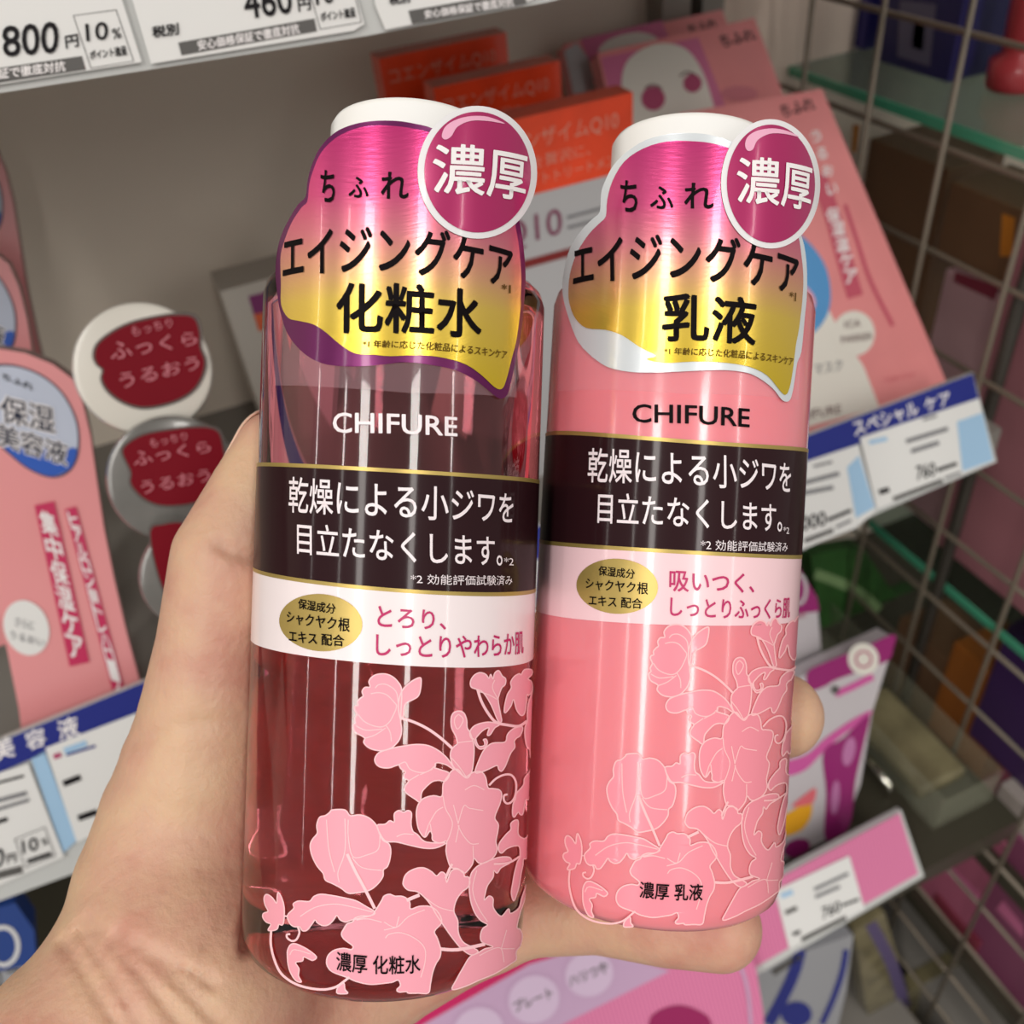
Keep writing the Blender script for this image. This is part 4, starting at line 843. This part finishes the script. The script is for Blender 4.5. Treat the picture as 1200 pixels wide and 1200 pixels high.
q4 = cr(640, 110, 3.636); q5 = cr(620, 400, 3.529); q6 = cr(620, 720, 2.857)
S2 = Cyl((796, 410), (758, 1060), .186, .0255)
def f2(x, y):
    dx, dy = x - 322, y - 1066
    return (672 + .86 * dx - .041 * dy, 996 - .028 * dx + .943 * dy)
D2 = dict(cx=790,
  film=[(656, 345), (800, 350), (938, 365), (934, 469), (800, 462), (655, 459)],
  outer=q4([(78,850),(85,750),(112,655),(160,580),(205,535),(235,505),(240,430),(255,380),(292,308),(352,248),(430,200),(530,175),(640,172),(720,185),(800,215),(900,300),(1020,480),(1080,610),(1100,720),(1102,850),(1092,960),(1078,1100)]) + q5([(1100,90),(1085,190),(1072,240),(1055,250),(1035,240),(1000,195),(940,150),(880,128),(780,120),(640,126),(520,131),(420,128),(330,108),(270,68)]) + q4([(200,1120),(145,1060),(105,960)]),
  inner=q4([(105,850),(112,770),(140,682),(190,602),(235,555),(262,525),(268,455),(290,375),(340,292),(420,237),(520,208),(640,208),(720,220),(800,250),(900,340),(1000,480),(1060,600),(1076,690),(1084,780),(1080,880),(1066,1000)]) + q5([(1092,20),(1080,120),(1066,195),(1050,222),(1028,205),(975,142),(900,106),(800,90),(680,86),(560,92),(490,76)]) + q4([(470,1118),(400,1080),(330,1032),(260,1008),(180,1000),(135,960),(112,905)]),
  edge=FOILW, grad=[(155, (196, 46, 118)), (238, (204, 76, 126)), (282, (210, 120, 132)), (325, (214, 160, 116)), (360, (220, 188, 80)), (450, (216, 186, 38))],
  blk=[('ち', q4([(325,374),(396,378),(392,510),(328,502)]), .015), ('ふ', q4([(450,400),(546,404),(542,498),(448,492)]), .015), ('れ', q4([(590,386),(712,390),(708,498),(590,490)]), .015),
       ('エイジングケア', q4([(130,640),(1062,692),(1058,868),(128,835)]), .016), ('乳液', q4([(500,858),(886,880),(880,1072),(498,1055)]), .02)],
  olv=[('*1', q4([(1026,845),(1052,848),(1050,886),(1024,882)]), .01), ('*1 年齢に応じた化粧品によるスキンケア', q4([(505,1085),(1040,1125),(1036,1162),(504,1114)]), .01)],
  badge=(900, 217, 56.5, 75.5, 0, 50, 69), arc=q4([(838,225),(850,190),(890,165),(950,155),(1010,165),(1060,190),(1000,178),(940,178),(890,205),(870,245),(848,250)]),
  noko=q4([(806,280),(1114,315),(1102,510),(804,472)]),
  dark=([(637, 508), (790, 514), (935, 524)], [(634, 637), (779, 648), (930, 655)]), wbot=[(630, 716), (779, 732), (927, 729)], wm=BANDP,
  band=[('乾燥による小ジワを', q5([(250,443),(1078,503),(1076,628),(246,582)]), .008), ('目立たなくします。', q5([(290,625),(1042,672),(1040,788),(286,750)]), .008), ('*2', q5([(1046,766),(1070,768),(1070,796),(1046,794)]), .0), ('*2 効能評価試験済み', q5([(708,818),(1066,830),(1062,870),(708,862)]), .0)],
  gold=(723.7, 687, 47.5, 32.3, 3), gtx=[('保湿成分', q5([(292,928),(440,943),(437,982),(290,967)]), .014), ('シャクヤク根', q5([(240,977),(494,998),(492,1048),(238,1022)]), .014), ('エキス 配合', q5([(252,1046),(470,1063),(468,1105),(250,1092)]), .014)],
  mag=[('吸いつく、', q5([(582,945),(932,962),(926,1040),(580,1032)]), .012), ('しっとりふっくら肌', q5([(585,1058),(1076,1060),(1072,1142),(583,1136)]), .012)],
  fn=f2, fl=(FLOWER2, FLOWLN2, .00012, 1.6, .8), brand=q5([(430,262),(910,280),(908,356),(430,336)]), brandm=BINK, foot=('濃厚 乳液', q6([(372,892),(580,900),(578,955),(370,946)])))
bottle(S2, .0042, .1225, .1522, .0157, BLUSH, 'milk_bottle', 'opaque pink milk bottle with silver edged label, held on the right', D2)
# ------------------------------------------------------------------ the hand that holds the bottles (left hand, from the lower left)
def K(px, py, z): return np.array([(px - 600) / FPX * z, (py - 600) / FPX * z, z])
CHAINS = [  # chains of (px, py, depth, radius in m)
 [(-300, 1880, .150, .035), (20, 1430, .166, .030), (130, 1270, .174, .0275), (214, 1160, .182, .0250)],                          # forearm, wrist
 [(214, 1160, .182, .0240), (210, 1040, .190, .0205), (224, 960, .193, .0182), (236, 900, .191, .0160), (245, 840, .189, .0138), (256, 750, .187, .0118), (268, 655, .186, .0112), (300, 580, .188, .0094), (326, 530, .190, .0086)],   # thumb
 [(250, 1150, .192, .020), (350, 960, .215, .0125), (430, 730, .234, .0115)],                            # palm to index
 [(250, 1150, .192, .020), (360, 1010, .217, .0125), (440, 840, .238, .0115)],
 [(250, 1150, .192, .020), (360, 1060, .216, .0125), (450, 950, .234, .0110)],
 [(250, 1150, .190, .020), (360, 1120, .208, .0150), (450, 1070, .220, .0110)],
 [(300, 1180, .196, .019), (450, 1125, .208, .0145), (560, 1085, .212, .0105)],                          # heel of the hand
 [(430, 730, .234, .0112), (640, 765, .234, .0095), (800, 815, .2255, .0092), (880, 832, .212, .0095), (914, 838, .2035, .0093)],   # index finger
 [(440, 840, .238, .0112), (650, 880, .236, .0098), (790, 910, .226, .0092), (850, 925, .216, .0086)],
 [(450, 950, .234, .0108), (650, 985, .231, .0094), (780, 1000, .222, .0090), (830, 1008, .215, .0084)],
 [(450, 1075, .220, .0105), (600, 1070, .212, .0094), (700, 1066, .204, .0090), (780, 1078, .196, .0092), (842, 1086, .192, .0088)],  # little finger under the bottles
]
CREASE = [[(92, 1092), (128, 1140), (165, 1205)], [(104, 1080), (150, 1125), (190, 1172), (225, 1215)], [(137, 1094), (185, 1130), (225, 1168), (268, 1212)], [(76, 1104), (105, 1150), (140, 1205)], [(160, 1108), (200, 1128), (250, 1155)], [(258, 640), (280, 650), (303, 656)], [(240, 1110), (262, 1085), (282, 1060)], [(160, 870), (220, 850), (285, 845)]]
def hand_mesh():
    h = .00105
    lo = np.array([-.165, -.033, .108]); hi = np.array([.078, .220, .262])
    n = np.ceil((hi - lo) / h).astype(int)
    ax = [np.float32(lo[i]) + np.float32(h) * np.arange(n[i], dtype=np.float32) for i in range(3)]
    X, Y, Zz = np.meshgrid(*ax, indexing='ij')
    D = np.full(X.shape, .05, np.float32)
    def capsule(p, q, ra, rb):
        pad = .022
        a = np.minimum(p - ra, q - rb) - pad; c = np.maximum(p + ra, q + rb) + pad
        sl = tuple(slice(max(0, int((a[i] - lo[i]) / h)), min(n[i], int((c[i] - lo[i]) / h) + 2)) for i in range(3))
        x, y, z = X[sl] - p[0], Y[sl] - p[1], Zz[sl] - p[2]
        d = q - p; t = np.clip((x * d[0] + y * d[1] + z * d[2]) / (d @ d), 0, 1)
        ds = np.sqrt((x - t * d[0]) ** 2 + (y - t * d[1]) ** 2 + (z - t * d[2]) ** 2) - (ra + (rb - ra) * t)
        return sl, ds.astype(np.float32)
    for ch in CHAINS:
        C = np.full(X.shape, .05, np.float32)
        for a, c in zip(ch[:-1], ch[1:]):
            sl, ds = capsule(K(*a[:3]), K(*c[:3]), a[3], c[3])
            C[sl] = np.minimum(C[sl], ds)
        k = np.float32(.0065)
        hh = np.clip(.5 + .5 * (C - D) / k, 0, 1)
        D = C * (1 - hh) + D * hh - k * hh * (1 - hh)
    # skin folds
    PX, PY = 600 + FPX * X / Zz, 600 + FPX * Y / Zz
    near = np.abs(D) < .004
    px, py, zz = PX[near], PY[near], Zz[near]; add = np.zeros(px.shape, np.float32)
    for j, ln in enumerate(CREASE):
        P = np.array(spline(ln, 6, False)); best = np.full(px.shape, 1e9)
        for p, q in zip(P[:-1], P[1:]):
            d = q - p; t = np.clip(((px - p[0]) * d[0] + (py - p[1]) * d[1]) / (d @ d), 0, 1)
            best = np.minimum(best, (px - p[0] - t * d[0]) ** 2 + (py - p[1] - t * d[1]) ** 2)
        add = np.maximum(add, (.0014 if j < 6 else .0007) * np.exp(-best / 50) * (zz < .2))
    D[near] += add
    # pressed against the bottles
    W = np.stack([X, Y, Zz], -1)
    for S, vb, vs in ((S1, -.0068, .1166), (S2, .0042, .1225)):
        o = ROT.T @ (S.o - CAM); a = ROT.T @ S.ax
        q = W - o; v = q @ a; rad = np.sqrt(np.maximum((q * q).sum(-1) - v * v, 0))
        dc = np.maximum(rad - S.R, vb - v)
        D = np.maximum(D, -(dc - .0004).astype(np.float32))
    # surface nets
    s = D < 0
    acc = np.zeros((n[0] - 1, n[1] - 1, n[2] - 1, 3), np.float32); cnt = np.zeros(acc.shape[:3], np.float32)
    sub = lambda A, o: A[o[0]:n[0] - 1 + o[0], o[1]:n[1] - 1 + o[1], o[2]:n[2] - 1 + o[2]]
    for axi in range(3):
        others = [i for i in range(3) if i != axi]
        for i in (0, 1):
            for j in (0, 1):
                o0 = [0, 0, 0]; o0[others[0]] = i; o0[others[1]] = j; o1 = list(o0); o1[axi] = 1
                d0, d1 = sub(D, o0), sub(D, o1); m = (d0 < 0) != (d1 < 0)
                t = np.where(m, d0 / np.where(m, d0 - d1, 1), 0)
                for c in range(3): acc[..., c] += np.where(m, (o0[c] + (t if c == axi else 0)), 0)
                cnt += m
    act = cnt > 0; idx = np.full(act.shape, -1, np.int64); idx[act] = np.arange(act.sum())
    cell = np.argwhere(act); V = (cell + acc[act] / cnt[act][:, None]) * h + lo
    F = []
    for axi in range(3):
        b_, c_ = [(1, 2), (2, 0), (0, 1)][axi]
        e1 = [0, 0, 0]; e1[axi] = 1
        s0 = s[:-1, :-1, :-1]; s1 = s[e1[0]:n[0] - 1 + e1[0], e1[1]:n[1] - 1 + e1[1], e1[2]:n[2] - 1 + e1[2]]
        for flip, msk in ((False, s0 & ~s1), (True, ~s0 & s1)):
            P = np.argwhere(msk); P = P[(P[:, b_] > 0) & (P[:, c_] > 0)]
            db = np.zeros(3, int); db[b_] = 1; dc_ = np.zeros(3, int); dc_[c_] = 1
            g = lambda Q: idx[Q[:, 0], Q[:, 1], Q[:, 2]]
            quad = np.stack([g(P - db - dc_), g(P - dc_), g(P), g(P - db)], 1)
            quad = quad[(quad >= 0).all(1)]
            F.append(quad[:, ::-1] if flip else quad)
    F = np.concatenate(F)
    return (ROT @ V.T).T + CAM, F
def skin_material():
    m = bpy.data.materials.new('skin'); m.use_nodes = True; nt = m.node_tree; b = nt.nodes['Principled BSDF']
    b.inputs['Roughness'].default_value = .5; b.inputs['Subsurface Weight'].default_value = .25; b.inputs['Subsurface Radius'].default_value = (1, .35, .18); b.inputs['Subsurface Scale'].default_value = .004
    tc = nt.nodes.new('ShaderNodeTexCoord')
    n1 = nt.nodes.new('ShaderNodeTexNoise'); n1.inputs['Scale'].default_value = 30; n1.inputs['Detail'].default_value = 4; n1.inputs['Roughness'].default_value = .6
    r1 = nt.nodes.new('ShaderNodeValToRGB'); r1.color_ramp.elements[0].position = .36; r1.color_ramp.elements[1].position = .66;
    r1.color_ramp.elements[0].color = (*lin((208, 172, 140)), 1); r1.color_ramp.elements[1].color = (*lin((188, 126, 110)), 1)
    e3 = r1.color_ramp.elements.new(.5); e3.color = (*lin((202, 158, 134)), 1)
    nt.links.new(tc.outputs['Object'], n1.inputs['Vector']); nt.links.new(n1.outputs['Fac'], r1.inputs[0]); nt.links.new(r1.outputs[0], b.inputs['Base Color'])
    n2 = nt.nodes.new('ShaderNodeTexNoise'); n2.inputs['Scale'].default_value = 700; n2.inputs['Detail'].default_value = 4
    bp = nt.nodes.new('ShaderNodeBump'); bp.inputs['Strength'].default_value = .45; bp.inputs['Distance'].default_value = .0005
    nt.links.new(tc.outputs['Object'], n2.inputs['Vector']); nt.links.new(n2.outputs['Fac'], bp.inputs['Height']); nt.links.new(bp.outputs[0], b.inputs['Normal'])
    return m
V, F = hand_mesh()
base = V.mean(0)
me = bpy.data.meshes.new('hand'); me.from_pydata((V - base).tolist(), [], F.tolist()); me.materials.append(skin_material())
me.polygons.foreach_set('use_smooth', [True] * len(F)); me.update()
hand = bpy.data.objects.new('hand', me); COL.objects.link(hand); hand.location = tuple(base); hand['_base'] = tuple(base)
sm = hand.modifiers.new('smooth', 'SMOOTH'); sm.factor = .5; sm.iterations = 3
tag(hand, 'left hand and wrist of a person gripping the two bottles', 'hand')
# thumbnail
A, B = K(300, 580, .188), K(326, 530, .190); ax_ = (B - A) / np.linalg.norm(B - A)
nn = np.array([-.80, -.30, .35]); nn -= ax_ * (nn @ ax_); nn /= np.linalg.norm(nn); mm = np.cross(ax_, nn)
b = MB(); rows = []
NU, NV = 10, 12
for i in range(NV + 1):
    t_ = i / NV; l = -.0075 + .0138 * t_; wdt = 44 * (1 - .25 * abs(2 * t_ - 1) ** 3)
    c_ = B + ax_ * min(l, .0035) ; rr = math.sqrt(.0088 ** 2 - max(l, 0) ** 2 * .8)
    for j in range(NU + 1):
        f_ = math.radians(wdt * (2 * j / NU - 1)); rows.append(CAM + ROT @ (B + ax_ * l + (nn * math.cos(f_) + mm * math.sin(f_)) * rr))
b.add(rows, [(i * (NU + 1) + j, i * (NU + 1) + j + 1, (i + 1) * (NU + 1) + j + 1, (i + 1) * (NU + 1) + j) for i in range(NV) for j in range(NU)], mat('fingernail', (226, 190, 170), .25, coat=.4, sss=.2), True)
nl = b.build('thumbnail', hand); so = nl.modifiers.new('thickness', 'SOLIDIFY'); so.thickness = .0005; so.offset = 0
